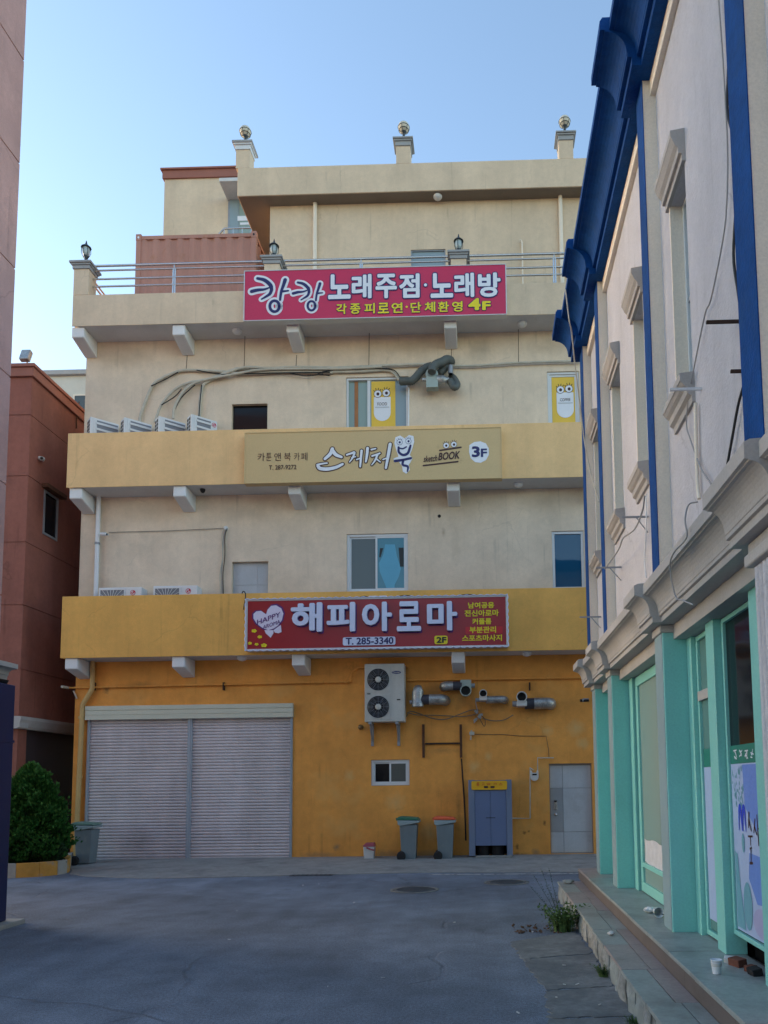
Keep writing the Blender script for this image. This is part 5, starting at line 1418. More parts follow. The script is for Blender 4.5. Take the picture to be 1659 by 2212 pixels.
# ------------------------------------------------------------------ bins, bucket, cabinet
def wheelie_bin(label, u, w, z, s, m_lid, rz=0.0):
    """seen side-on: handle and wheel on the left"""
    fr_ = Frame(FC.pt(u, w, 0), -1.2 + rz)
    t = thing("wheeled_bin", label, "bin", fr_, (0, 0, z), "wheeled bins along the orange wall")
    t.scale.x = .87
    W, D, Hh = .48 * s, .50 * s, .93 * s

    def ring(u0, u1, d, zz): return [(u0, -d / 2, zz), (u1, -d / 2, zz), (u1, d / 2, zz), (u0, d / 2, zz)]
    mb = MB(); V = ring(-.17 * s, .16 * s, .34 * s, z + .03) + ring(-.21 * s, .20 * s, .44 * s, z + Hh * .80)
    mb.add(V, [(3, 2, 1, 0), (4, 5, 6, 7)] + [(i, (i + 1) % 4, 4 + (i + 1) % 4, 4 + i) for i in range(4)]); part(t, "body", mb, bin_body, bevel=.02)
    mb = MB(); V = [(-.25 * s, z + Hh * .80), (-.19 * s, z + Hh * .775), (.235 * s, z + Hh * .835), (.255 * s, z + Hh * .84), (.255 * s, z + Hh * .885), (-.26 * s, z + Hh * .895)]
    mb.prism_w(V, -.245 * s, .245 * s); part(t, "rim", mb, bin_rim, bevel=.012)
    mb = MB(); V = [(-.265 * s, z + Hh * .897), (-.25 * s, z + Hh * .965), (-.20 * s, z + Hh * .975), (.0, z + Hh * .965), (.20 * s, z + Hh * .945), (.26 * s, z + Hh * .895)]
    mb.prism_w(V, -.235 * s, .235 * s); part(t, "lid", mb, m_lid, bevel=.02)
    mb = MB(); mb.tube([(-.285 * s, -.2 * s, z + Hh * .93), (-.285 * s, .2 * s, z + Hh * .93)], .016, 8); mb.box(-.29 * s, -.24 * s, -.21 * s, -.18 * s, z + Hh * .89, z + Hh * .95); mb.box(-.29 * s, -.24 * s, .18 * s, .21 * s, z + Hh * .89, z + Hh * .95); part(t, "handle", mb, m_lid)
    for sw in (-1, 1):
        mb = MB(); c = (-.17 * s, sw * .235 * s, z + .10 * s); mb.lathe([(.06 * s, -.025), (.10 * s, -.025), (.105 * s, -.012), (.105 * s, .012), (.10 * s, .025), (.06 * s, .025)], c, 22, 'y'); wh = part(t, "wheel", mb, rubber)
        mb = MB(); mb.lathe([(.02, -.02), (.06 * s, -.015), (.06 * s, .015), (.02, .02)], c, 16, 'y'); part(wh, "hub", mb, fin_grey)
    return t


def bin_at(label, pxl, pxr, ytop, ybot, m_lid, w=-.42, rz=0.0):
    u0, zt = P(pxl, ytop, w); u1 = P(pxr, ytop, w)[0]; zb = P(pxl, ybot, w)[1]
    s = (zt - zb) / .93
    wheelie_bin(label, (u0 + u1) / 2 + .0, w, max(zb, .02), s, m_lid, rz)


bin_at("grey wheeled bin with a dark green lid", 861, 907, 1761, 1858, green_lid)
bin_at("grey wheeled bin with an orange lid beside the blue cabinet", 938.5, 985.5, 1761, 1858, orange_lid)
bin_at("grey wheeled bin with a faded green lid beside the roller shutter", 166, 213, 1777, 1872, teal_lid, -.6, 4)
u0, z0 = P(786.4, 1859, -.32); u1, z1 = P(810, 1820, -.32)
t = thing("bucket", "small white bucket with a red lid against the orange wall", "bucket", FC, ((u0 + u1) / 2, -.32, z0))
cu = (u0 + u1) / 2; hw = (u1 - u0) / 2
mb = MB(); V = []
for k, (s, zz) in enumerate(((.88, z0), (.9, z0 + .02), (1.0, z1 - .08))):
    V += [(cu - hw * s, -.32 - hw * s, zz), (cu + hw * s, -.32 - hw * s, zz), (cu + hw * s, -.32 + hw * s, zz), (cu - hw * s, -.32 + hw * s, zz)]
mb.add(V, [(3, 2, 1, 0), (8, 9, 10, 11)] + [(j * 4 + i, j * 4 + (i + 1) % 4, j * 4 + 4 + (i + 1) % 4, j * 4 + 4 + i) for j in range(2) for i in range(4)]); part(t, "body", mb, bucket_white, bevel=.02)
mb = MB(); mb.box(cu - hw * 1.05, cu + hw * 1.05, -.32 - hw * 1.05, -.32 + hw * 1.05, z1 - .08, z1 - .045); mb.prism_w([(cu - hw * .95, z1 - .046), (cu + hw, z1 - .046), (cu + hw * .9, z1), (cu - hw * .6, z1 - .005)], -.32 - hw * .9, -.32 + hw * .9); part(t, "lid", mb, bucket_red, bevel=.008)
mb = MB(); mb.tube([(cu - hw * .4, -.325 - hw, z1 - .10), (cu + hw * .3, -.33 - hw, z1 - .135), (cu + hw * 1.0, -.32 - hw * .9, z1 - .16)], .018, 8); part(t, "handle", mb, bucket_red)

# gas cylinder cabinet
w0 = -.50
u0, zt = P(1011.4, 1685, w0); u1 = P(1105, 1685, w0)[0]; zb = P(1050, 1862, w0)[1]
Qx = lambda x, y, w=w0: P((1820 + x * .1673) / 1.8228, (3050 + y * .1673) / 1.8228, w)
zb = max(Qx(650, 1975)[1], .10)
t = thing("gas_cabinet", "blue steel gas cylinder cabinet with a yellow sign strip", "cabinet", FC, ((u0 + u1) / 2, w0, zb))
dl, drt = Qx(300, 1000)[0], Qx(1040, 1000)[0]
zd0 = Qx(650, 1672)[1]; zs0, zs1 = Qx(650, 355)[1], Qx(650, 148)[1]
for a, b in ((u0, dl - .004), (drt + .004, u1)):
    mb = MB(); mb.box(a, b, w0, w0 + .48, zb, zt); part(t, "side_panel", mb, cab_side, bevel=.008)
mb = MB(); mb.box(dl - .003, drt + .003, w0 + .05, w0 + .48, zd0, zt - .01); mb.box(dl - .003, drt + .003, w0 + .44, w0 + .48, zb, zd0 - .001); part(t, "carcass", mb, cab_side)
um = (dl + drt) / 2
for a, b in ((dl, um - .003), (um + .003, drt)):
    mb = MB(); mb.box(a, b, w0 + .012, w0 + .049, zd0, zs0 - .01); part(t, "door", mb, cab_blue, bevel=.004)
mb = MB(); mb.box(um - .10, um + .10, w0 + .006, w0 + .0115, Qx(650, 1024)[1], Qx(650, 1010)[1]); part(t, "door_slot", mb, black)
mb = MB(); a, b = Qx(215, 250)[0], Qx(1055, 250)[0]; mb.prism_w(rrect(a, b, zs0, zs1, .03), w0 - .02, w0 - .001); part(t, "sign_strip", mb, cab_yellow)
for ch, x0, x1 in (("용", 335, 405), ("고", 455, 525), ("압", 575, 665), ("가", 735, 815), ("스", 865, 945)):
    q0, q1 = Qx(x0, 248 if ch != "용" else 272), Qx(x1, 190 if ch != "용" else 182); letters(t, ch, q0[0], q1[0], q0[1], q1[1], w0 - .023, red_ink, .01)
mb = MB()
for x0, x1 in ((512, 605), (668, 760)):
    q0, q1 = Qx(x0, 315), Qx(x1, 268); mb.box(q0[0], q1[0], w0 - .026, w0 - .021, q0[1], q1[1])
part(t, "sign_mark", mb, brown_ink)
mb = MB(); mb.box(dl - .002, drt + .002, w0 + .35, w0 + .43, zb + .02, zd0 - .01); part(t, "cylinder_shadow_box", mb, dark_void)  # shade inside the cabinet painted in: black sheet, black cylinders before it
for uu in (dl + .17, drt - .19):
    mb = MB(); mb.lathe([(.13, 0), (.135, .02), (.135, .30), (.10, .34)], (uu, w0 + .22, zb), 18); part(t, "gas_cylinder", mb, rubber)
mb = MB(); mb.box(u0 - .06, u1 - .02, w0 - .10, w0 + .47, 0.0, zb - .02); part(t, "plinth", mb, concrete_dark, bevel=.015)
mb = MB(); mb.box(dl, u1 - .03, w0 - .06, w0 - .003, zb - .019, zb + .012); part(t, "sill_bar", mb, concrete)

# ================================================================== BLUE AND MINT BUILDING (right)
rb = thing("shop_building", "lavender building with blue cornice and mint shopfront on the right", "building", FR, (0, 0, 0))
WW = .08; WPIL = -.04
U0, U1 = -.85, 14.0
ZC0, ZC1 = 3.06, 3.42
hoods = [(4.06, 4.63), (2.43, 2.99), (1.04, 1.67), (-.52, .05)]
holes = [(a + .04, b - .04, 4.83, 6.59) for a, b in hoods]
mb = MB(); mb.wall(U0 + .12, U1, ZC1 - .05, 8.3, WW, WW + .16, holes)
mb.sheet([(U0 + .12, WW, 0), (U0 + .12, WW, 8.3), (U0 + .12, 9, 8.3), (U0 + .12, 9, 0)])
part(rb, "upper_wall", mb, lav, fix=False)
mb = MB(); mb.box(U0 + .2, U1, .5, 8.9, 0, 8.6); part(rb, "core", mb, dark_void)
for (a, b), nm in zip(hoods, range(4)):
    # moulded hood and sill
    prof_h = [(WW, 6.580), (.05, 6.580), (.05, 6.640), (.025, 6.645), (.02, 6.690), (-.005, 6.720), (-.03, 6.775), (-.035, 6.780), (-.035, 6.835), (WW, 6.855)]
    mb = MB(); mb.prism_u(prof_h, a, b); part(rb, "window_hood", mb, hood_stone)
    prof_s = [(WW, 4.590), (.055, 4.590), (.05, 4.640), (.02, 4.660), (.015, 4.710), (-.01, 4.730), (-.03, 4.760), (-.035, 4.760), (-.035, 4.820), (WW, 4.835)]
    mb = MB(); mb.prism_u(prof_s, a, b); part(rb, "window_sill", mb, hood_stone)
    h = holes[nm]
    mb = MB(); mb.box(h[0] - .002, h[0] + .025, WW - .006, WW + .15, h[2] + .01, h[3] - .002); part(rb, "window_jamb", mb, pil_cream)
    f = part(rb, "window", frame_rect(h[0] + .026, h[1] - .002, h[2] + .006, h[3] - .002, WW + .10, WW + .15, .035), window_white)
    pane(f, h[0] + .06, h[1] - .036, h[2] + .04, h[3] - .036, WW + .125, glass_pale)
    mb = MB(); mb.box(h[0] + .06, h[1] - .036, WW + .11, WW + .124, (h[2] + h[3]) / 2 - .02, (h[2] + h[3]) / 2 + .02); part(f, "transom", mb, grey_metal)
# pilasters: blue front, cream sides
pil = [(-.85, -.58), (.66, .90), (3.52, 3.76), (5.99, 6.28), (9.2, 9.5), (12.2, 12.5)]
for a, b in pil:
    mb = MB(); mb.box(a, b, WPIL + .004, WW + .0 if a > 0 else WW + .3, ZC1 - .02, 8.12); part(rb, "pilaster", mb, pil_cream)
    mb = MB(); mb.box(a - .003, b + .003, WPIL - .004, WPIL + .003, ZC1 - .02, 8.12); part(rb, "pilaster_face", mb, blue)
mb = MB()
for i in range(len(pil) - 1): mb.box(pil[i][1] + .001, pil[i + 1][0] - .001, .03, WW - .001, 7.97, 8.12)
part(rb, "frieze", mb, pil_cream)


def cove(w0, z0, w1, z1, n=6):
    return [(w1 + (w0 - w1) * math.cos(R(90 * k / n)), z0 + (z1 - z0) * math.sin(R(90 * k / n))) for k in range(n + 1)]


def cyma(w0, z0, w1, z1, n=8):
    """cavetto: rises, then sweeps outwards"""
    return [(w0 + (w1 - w0) * (1 - math.cos(R(90 * k / n))), z0 + (z1 - z0) * math.sin(R(90 * k / n))) for k in range(n + 1)]


def cornice(nm, segs, prof_fn, m, lip=None):
    for a, b, e in segs:
        mb = MB(); mb.prism_u(prof_fn(e), a, b); part(rb, nm, mb, m)


def blue_prof(e):
    return [(WW, 8.121), (-.075 - e, 8.121), (-.075 - e, 8.20), (-.115 - e, 8.205), (-.115 - e, 8.245)] + cyma(-.12 - e, 8.25, -.31 - e, 8.46) + [(-.31 - e, 8.475), (-.355 - e, 8.475), (-.355 - e, 8.56), (-.33 - e, 8.60), (.5, 8.62)]


segs = []
prev = U0 - .18
for i, (a, b) in enumerate(pil):
    lo, hi = a - .16, b + .16
    if i: segs.append((prev, lo, 0.0))
    segs.append((lo if i else U0 - .16, hi, .085)); prev = hi
segs.append((prev, U1, 0.0))
cornice("blue_cornice", segs, blue_prof, blue)
# return of the cornice round the far end is one block
mb = MB(); mb.box(U0 - .20, U0 - .161, -.1, 4, 8.30, 8.56); part(rb, "blue_cornice_return", mb, blue)


def grey_prof(e):
    return [(.12, ZC0 + .001), (-.03 - e, ZC0 + .001), (-.03 - e, ZC0 + .05), (-.05 - e, ZC0 + .055), (-.05 - e, ZC0 + .08)] + cyma(-.055 - e, ZC0 + .085, -.155 - e, ZC0 + .235) + [(-.16 - e, ZC0 + .24), (-.18 - e, ZC0 + .245), (-.18 - e, ZC0 + .33), (-.15 - e, ZC0 + .345), (.12, ZC0 + .37)]


pillars = [(-.83, -.53), (.57, .87), (3.3, 3.6), (5.93, 6.45)]
segs = []; prev = None
for i, (a, b) in enumerate(pillars):
    lo, hi = a - .10, b + .12
    if i: segs.append((prev, lo, 0.0))
    segs.append((lo, hi, .075)); prev = hi
segs.append((prev, U1, 0.0))
cornice("shop_cornice", segs, grey_prof, cornice_grey)
ZS = .40
for i, (a, b) in enumerate(pillars):
    if i < 3:
        mb = MB(); mb.box(a, b, .003, .32, ZS, ZC0); part(rb, "pillar", mb, mint, bevel=.008)
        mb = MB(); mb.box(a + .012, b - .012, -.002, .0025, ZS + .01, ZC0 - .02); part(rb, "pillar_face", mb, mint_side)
        mb = MB(); mb.box(a - .012, b + .02, -.02, .33, ZC0 - .07, ZC0 - .001); part(rb, "pillar_capital", mb, cornice_grey, bevel=.008)
    else:
        mb = MB(); mb.box(a, b, .0, .32, ZS, ZC0 - .14)
        part(rb, "fluted_pilaster", mb, lav)
        for k in range(7):
            u = a + .04 + k * (b - a - .08) / 7
            mb = MB(); mb.tube([(u + .032, .0, ZS + .15), (u + .032, .0, ZC0 - .16)], .026, 8); part(rb, "flute", mb, lav)
        mb = MB(); mb.box(a - .03, b + .03, -.05, .33, ZC0 - .14, ZC0 - .07); mb.box(a - .015, b + .015, -.03, .33, ZC0 - .07, ZC0 - .001); part(rb, "pillar_capital", mb, cornice_grey, bevel=.01)
        mb = MB(); mb.box(b + .031, U1, .05, .33, ZS, ZC0); part(rb, "shop_wall", mb, lav)
# shopfront lintel / soffit
mb = MB(); mb.box(-.53, 5.93, .10, .5, 2.93, ZC0 - .002); part(rb, "lintel", mb, cornice_grey)
WG = .22
# bay 1 (between the two far pillars): mint infill
mb = MB(); mb.box(-.53, .57, .20, .26, ZS, 2.93); part(rb, "infill_panel", mb, mint)
# bay 2: door with filmed glass


def post(a, b, w0=.14, w1=.26, z0=ZS, z1=2.93, nm="shopfront_post", m=None):
    mb = MB(); mb.box(a, b, w0, w1, z0, z1); return part(rb, nm, mb, m or mint_frame, bevel=.004)


post(.88, 1.08); 
mb = MB(); mb.box(1.081, 1.12, .19, .26, ZS, 2.92); part(rb, "dark_gap", mb, dark_void)
dleaf = part(rb, "shop_door", frame_rect(1.125, 2.52, ZS + .01, 2.92, .17, .22, .11), mint_frame, bevel=.004, label="mint framed shop door with filmed glass and a torn notice")
pane(dleaf, 1.235, 2.41, ZS + .12, 2.81, .195, glass_film)
mb = MB(); mb.box(1.236, 2.409, .165, .194, ZS + .30, ZS + .35); part(dleaf, "door_rail", mb, mint_frame)
mb = MB(); V = []
nu = 10
for j in range(4):
    for i in range(nu + 1):
        V.append((1.30 + i * .095, .187 + .004 * math.sin(i * 1.7 + j), ZS + .37 + j * .085 - .012 * math.sin(i * .9) - (0.02 * i if j == 0 else 0) * .3))
mb.add(V, [(j * (nu + 1) + i, j * (nu + 1) + i + 1, (j + 1) * (nu + 1) + i + 1, (j + 1) * (nu + 1) + i) for j in range(3) for i in range(nu)]); part(dleaf, "notice", mb, paper_old, fix=False)
mb = MB(); mb.box(2.53, 2.62, .24, .30, ZS, 2.93); part(rb, "dark_gap", mb, dark_void)
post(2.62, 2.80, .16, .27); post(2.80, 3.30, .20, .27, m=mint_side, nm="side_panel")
# bay 3: narrow light, post, wide light with poster
post(3.61, 3.74)
nb = part(rb, "narrow_light", frame_rect(3.745, 4.24, ZS + .02, 2.92, .18, .24, .04), mint_frame, bevel=.003)
pane(nb, 3.785, 4.20, ZS + .07, 2.875, .205, glass_green)
mb = MB(); mb.box(3.786, 4.199, .17, .204, 2.36, 2.44); part(nb, "transom", mb, cornice_grey)
mb = MB(); mb.box(3.79, 4.195, .198, .2045, 1.80, 1.95); part(nb, "poster_band", mb, poster_green)
mb = MB(); mb.box(3.79, 4.195, .198, .2045, ZS + .15, 1.799); part(nb, "poster_sheet", mb, poster_pale)
mb = MB(); stroke(mb, [(4.06, 1.32), (4.10, 1.45), (4.15, 1.2)], .05, .196); part(nb, "poster_mark", mb, logo_cobalt, fix=False)
post(4.25, 4.45, .12, .28)
wb_ = part(rb, "wide_light", frame_rect(4.46, 5.30, .555, 2.92, .18, .24, .035), mint_frame, bevel=.003)
pane(wb_, 4.495, 5.265, .59, 2.885, .205, glass_dark)
post(5.31, 5.92, .10, .28)
WPO = .2045
mb = MB(); mb.box(4.605, 5.36, WPO - .006, WPO, 1.81, 1.945); part(wb_, "poster_band", mb, poster_green)
mb = MB(); mb.box(4.605, 5.36, WPO - .006, WPO, .60, 1.809); part(wb_, "poster_sheet", mb, poster_pale)
mb = MB(); blob(mb, [(4.86, 1.80), (5.355, 1.80), (5.355, 1.36), (5.1, 1.34), (4.88, 1.5)], WPO - .008); blob(mb, [(4.93, 1.18), (5.355, 1.16), (5.355, .86), (5.05, .84), (4.9, 1.0)], WPO - .008); part(wb_, "poster_print", mb, poster_blue, fix=False)
mb = MB(); blob(mb, ellipse(5.12, .72, .16, .10, 20), WPO - .009); part(wb_, "poster_print", mb, poster_lav, fix=False)
mb = MB(); blob(mb, [(4.62, 1.17), (4.68, 1.15), (4.72, .9), (4.80, .62), (4.62, .62)], WPO - .0085); blob(mb, ellipse(4.86, .80, .09, .17, 16), WPO - .0092); part(wb_, "poster_print", mb, poster_teal, fix=False)
mk = MB()
for cu in (4.775, 4.855):
    stroke(mk, [(cu - .032, 1.33), (cu - .018, 1.47), (cu, 1.50), (cu + .018, 1.47), (cu + .032, 1.33)], [.012, .03, .036, .03, .012], WPO - .010)
part(wb_, "poster_logo", mk, logo_cobalt, fix=False)
mk = MB()
for pts, ws_ in (([(4.965, 1.46), (4.945, 1.36)], [.022, .014]), ([(4.955, 1.42), (4.995, 1.34)], [.014, .016]), ([(4.93, 1.295), (5.01, 1.30)], [.014, .014]), ([(4.97, 1.295), (4.97, 1.24)], [.012, .012]), ([(4.955, 1.21), (4.985, 1.22)], [.014, .014]), ([(4.972, 1.20), (4.966, 1.12)], [.014, .014]), ([(4.945, 1.11), (4.995, 1.115)], [.02, .016]),
                 ([(5.08, 1.42), (5.045, 1.33)], [.016, .012]), ([(5.06, 1.38), (5.10, 1.32)], [.012, .014]), ([(5.12, 1.45), (5.13, 1.25)], [.014, .014]), ([(5.13, 1.36), (5.16, 1.36)], [.012, .012]), ([(5.19, 1.46), (5.20, 1.24)], [.014, .014])):
    stroke(mk, pts, ws_, WPO - .010, n=2)
part(wb_, "poster_writing", mk, brown_ink, fix=False)
mk = MB()
rnd = random.Random(3)
for k in range(46):
    cu, cz = 4.63 + rnd.random() * .24, 1.50 + rnd.random() * .28
    blob(mk, ellipse(cu, cz, .006 + rnd.random() * .006, .012 + rnd.random() * .012, 6), WPO - .0078)
blob(mk, ellipse(4.815, 1.24, .03, .07, 10), WPO - .0095)
part(wb_, "poster_leaves", mk, poster_teal, fix=False)
mk = MB()
for cu in (4.72, 4.84, 4.96, 5.08, 5.20, 5.31):
    for k in range(5):
        stroke(mk, [(cu - .035 + rnd.random() * .05, 1.84 + rnd.random() * .07), (cu - .01 + rnd.random() * .05, 1.84 + rnd.random() * .07)], .009, WPO - .008, n=2)
part(wb_, "poster_writing", mk, white_print, fix=False)
for o in wb_.children:
    if o.name.startswith('poster'):
        for v in o.data.vertices: v.co.x = 4.50 + (v.co.x - 4.605) * 1.005
for o in rb.children:
    if o.name.split('.')[0] in ('shopfront_post', 'shop_door', 'narrow_light', 'wide_light', 'dark_gap', 'side_panel'):
        o.location.y += .07
# hollow under the wide light with rubble
mb = MB(); mb.box(4.46, 5.30, .40, .5, ZS - .1, .56); part(rb, "hollow", mb, dark_void)
brick_dark = mat("broken_brick", (0.16, 0.06, 0.04), rough=.9, var=.2, vscale=9)
for k, lab in enumerate(("dark red broken brick under the poster window", "whitish mortar lump under the poster window", "smaller red brick stub by the post under the poster window", "black scorched lump at the back of the hollow under the poster window")):
    q = (.055, .04, .04, .05)[k]
    mb = MB(); mb.obox(((4.80, 4.70, 4.95, 5.06)[k], (.16, .14, .2, .19)[k], ZS + q * .5), q * 2.0, q * 1.4, q, (.4, 1.2, 2.2, .1)[k], (.1, .25, 0, .2)[k])
    solo("brick_fragment", lab, "rubble", FR, ((4.80, 4.70, 4.95, 5.06)[k], .16, ZS), mb, (brick_dark, paper, brick_dark, rubber)[k], bevel=.006, group="broken pieces under the poster window")

# hooks, brackets and cables on the lavender wall
Lx = lambda x, y, w: FR.at(1165.2 + x * .3225, 658.3 + y * .3225, w)
Kx = lambda x, y, w: FR.at(1165.2 + x * .3225, y * .3225, w)


def arm(label, u, z, ln, strut=True, m=None):
    mb = MB(); mb.box(u - .009, u + .009, WW - ln, WW - .001, z - .009, z + .009)
    t = part(rb, "iron_arm", mb, m or grey_metal, label=label)
    if strut:
        mb = MB(); mb.tube([(u, WW - ln * .45, z - .01), (u, WW - .01, z - .16)], .006, 6); part(t, "strut", mb, m or grey_metal)
    return t


arm("white iron arm by the sill of the nearest window", 4.80, 4.60, .24, False, white_metal)
arm("iron arm right under the second window sill, with a strut", 2.87, 4.30, .26)
arm("iron arm with a strut beside the middle blue pilaster", 1.35, 4.22, .30)
arm("iron arm with a strut lowest and farthest along the wall", -.30, 3.98, .30)
q = FR.at(1165.2 + 1340 * .3225, 658.3 + 112 * .3225, WW); arm("dark iron bar beside the nearest blue pilaster", q[0], q[1], .21, False, rust_dark)
q = FR.at(1165.2 + 1355 * .3225, 658.3 + 445 * .3225, WW); arm("short dark iron bar low at the nearest blue pilaster", q[0], q[1], .07, False, rust_dark)


def wall_cable(label, pts, r, m, nm="wall_cable", g="cables on the lavender wall"):
    mb = MB(); mb.tube(smooth_path(pts, 6), r, 6)
    solo(nm, label, "cable", FR, (pts[0][0], pts[0][1], pts[0][2]), mb, m, group=g)


wc = WW - .03
K3 = lambda x, y, w=wc: (lambda q: (q[0], w, q[1]))(Kx(x, y, w))
L3 = lambda x, y, w=wc: (lambda q: (q[0], w, q[1]))(Lx(x, y, w))
wall_cable("black cable waving down beside the nearest blue pilaster", [K3(1248, 0), K3(1270, 300), K3(1258, 720), K3(1300, 930), K3(1322, 1250), K3(1300, 1700), K3(1330, 1950), L3(1352, 60)], .010, cable_black)
wall_cable("grey wire hanging down the wall left of the black cable", [K3(1200, 0), K3(1235, 500), K3(1260, 1000), K3(1255, 1350), K3(1230, 1600), K3(1150, 2000), L3(1110, 60), L3(1040, 400), L3(1000, 620), L3(985, 800), L3(1010, 900), L3(1080, 1090), L3(1150, 1200)], .006, cable_grey)
wall_cable("black cable dropping from the blue pilaster to the shop cornice", [L3(1368, 540), L3(1330, 680), L3(1290, 900), L3(1250, 1120)], .009, cable_black)
wall_cable("grey cable looping from an iron arm to the next one", [L3(705, 1280, -.1), L3(690, 1380, -.1), L3(640, 1500, -.12), L3(560, 1565, -.16), L3(530, 1640, -.12), L3(440, 1770, -.1)], .008, cable_grey)
wall_cable("white cable looping over the edge of the shop cornice", [L3(1060, 1320, -.12), L3(1000, 1340, -.17), L3(975, 1440, -.21), L3(985, 1560, -.21), L3(900, 1660, -.24), L3(875, 1760, -.23), L3(910, 1950, -.2), L3(960, 1980, -.2), L3(1030, 2010, -.16)], .006, cable_grey)
wall_cable("white coiled cable lying on the shop cornice by the nearest pilaster", [L3(1320, 1070, -.1), L3(1360, 1040, -.12), L3(1400, 1030, -.12), L3(1420, 1000, -.1), L3(1395, 1000, -.12), L3(1380, 1040, -.14), L3(1440, 1010, -.1), L3(1460, 990, -.08)], .006, white_pvc)
wall_cable("white wire hanging in front of the blue cornice end", [K3(175, 1940, -.42), K3(200, 2150, -.4), L3(215, 180, -.35), L3(240, 420, -.28), L3(268, 640, -.22), L3(300, 900, -.14), L3(345, 1130, -.08), L3(400, 1320, -.05)], .009, conduit)
wall_cable("thin white conduit running down the wall by the second window", [L3(1045, 660), L3(1050, 940), L3(1060, 1200), L3(1070, 1300)], .016, pil_cream)
wall_cable("thin white cable beside the middle blue pilaster", [L3(715, 1270), L3(715, 1500), L3(705, 1700), L3(715, 1830)], .008, white_pvc)

# ------------------------------------------------------------------ granite steps
st = thing("granite_steps", "two long granite steps in front of the mint shopfront", "steps", FR, (4, -.3, 0))
WU, WLo = -.21, -.55
mb = MB(); mb.box(-1.3, U1, WU + .03, 4, 0.0, ZS - .03); part(st, "upper_step_core", mb, granite_brown)
mb = MB(); mb.box(-1.0, U1, WLo + .03, WU + .03, 0.0, .222); part(st, "lower_step_core", mb, concrete_dark)
rnd = random.Random(5)
u = -1.32
while u < 9.0:
    ln = rnd.choice((.9, 1.0, 1.2, .75))
    mb = MB(); mb.box(u, u + ln - .006, WU - rnd.random() * .006, .34, ZS - .03, ZS + rnd.random() * .003); part(st, "upper_slab", mb, rnd.choice((granite_grey, granite_grey, granite_pink)), bevel=.004)
    u += ln
u = -1.32
while u < 9.0:
    ln = rnd.choice((.9, 1.1, 1.3)); mb = MB(); mb.box(u, u + ln - .004, WU + .005, WU + .0295, .251, ZS - .031); part(st, "riser_slab", mb, granite_brown); u += ln
u = -1.0; k = 0
while u < 9.0:
    ln = rnd.choice((.55, .7, .9, 1.1))
    sp = WLo + (.19 + rnd.random() * .04)
    mb = MB(); mb.box(u, u + ln - .006, WLo - rnd.random() * .008, sp - .003, .223, .250 + rnd.random() * .003); part(st, "lower_slab", mb, (granite_grey, granite_pink, granite_grey, granite_grey)[k % 4], bevel=.004)
    mb = MB(); mb.box(u, u + ln - .006, sp + .003, WU + .004, .223, .250 + rnd.random() * .003); part(st, "lower_slab", mb, (granite_pink, granite_pink, granite_pink, granite_grey)[k % 4], bevel=.004)
    u += ln; k += 1
# rough stone facing of the lower riser
u = -.98
while u < 9.0:
    ln = .12 + rnd.random() * .26
    zt_ = .218
    mb = MB()
    n = 3
    w_ = WLo + .006 + rnd.random() * .02
    V = [(u, w_ + rnd.random() * .02, -.01), (u + ln * .5, w_ - rnd.random() * .02, -.01), (u + ln - .008, w_ + rnd.random() * .02, -.01), (u, w_, zt_ * .5), (u + ln * (.35 + .3 * rnd.random()), w_ - .012 - rnd.random() * .02, zt_ * (.4 + .2 * rnd.random())), (u + ln - .008, w_, zt_ * .55), (u, w_ + .008, zt_), (u + ln * .5, w_ + .004, zt_), (u + ln - .008, w_ + .008, zt_)]
    V += [(a, WLo + .06, c) for a, b, c in V]
    F_ = [(0, 1, 4, 3), (1, 2, 5, 4), (3, 4, 7, 6), (4, 5, 8, 7), (0, 3, 12, 9), (3, 6, 15, 12), (2, 11, 14, 5), (5, 14, 17, 8), (6, 7, 16, 15), (7, 8, 17, 16)]
    mb.add(V, F_); part(st, "facing_stone", mb, rubble if rnd.random() < .6 else granite_grey)
    u += ln
# broken concrete strip along the steps
strip_concrete = mat("strip_concrete", (0.20, 0.205, 0.205), rough=0.9, var=0.2, vscale=2.2, bump=0.7, bscale=35, stain=(0.12, 0.13, 0.14), stain_scale=1.6, stain_lo=0.44, stain_hi=0.62, mottled=0.15)
slabs = [[(.42, 8.35), (1.2, 8.9), (1.2, 7.75), (.5, 7.55)], [(.50, 7.52), (1.2, 7.72), (1.19, 6.55), (.62, 6.45)], [(.60, 6.40), (1.19, 6.52), (1.18, 5.72), (.56, 5.70)], [(.55, 5.66), (1.18, 5.68), (1.17, 4.9), (.60, 4.95)], [(.60, 4.90), (1.17, 4.86), (1.15, 3.2), (.62, 3.3)]]
for k, s in enumerate(slabs):
    pts = []
    for i in range(4):
        a, b = Vector(s[i]), Vector(s[(i + 1) % 4])
        for j in range(14):
            q = a.lerp(b, j / 14)
            if i in (1, 3) or i == 2: q = q + Vector((rnd.uniform(-.028, .028), rnd.uniform(-.02, .02)))
            pts.append((q.x, q.y))
    mb = MB(); mb.prism_z(pts, -.02, .006 + .001 * k)
    solo("broken_concrete_slab", ["farthest cracked concrete slab by the weed at the steps", "second cracked concrete slab from the weed along the steps", "third cracked concrete slab from the weed along the steps", "cracked concrete slab second nearest the camera by the steps", "cracked concrete slab nearest the camera by the steps"][k], "concrete slab", WORLD, (s[0][0], s[0][1], 0), mb, strip_concrete, group="cracked concrete strip along the steps")

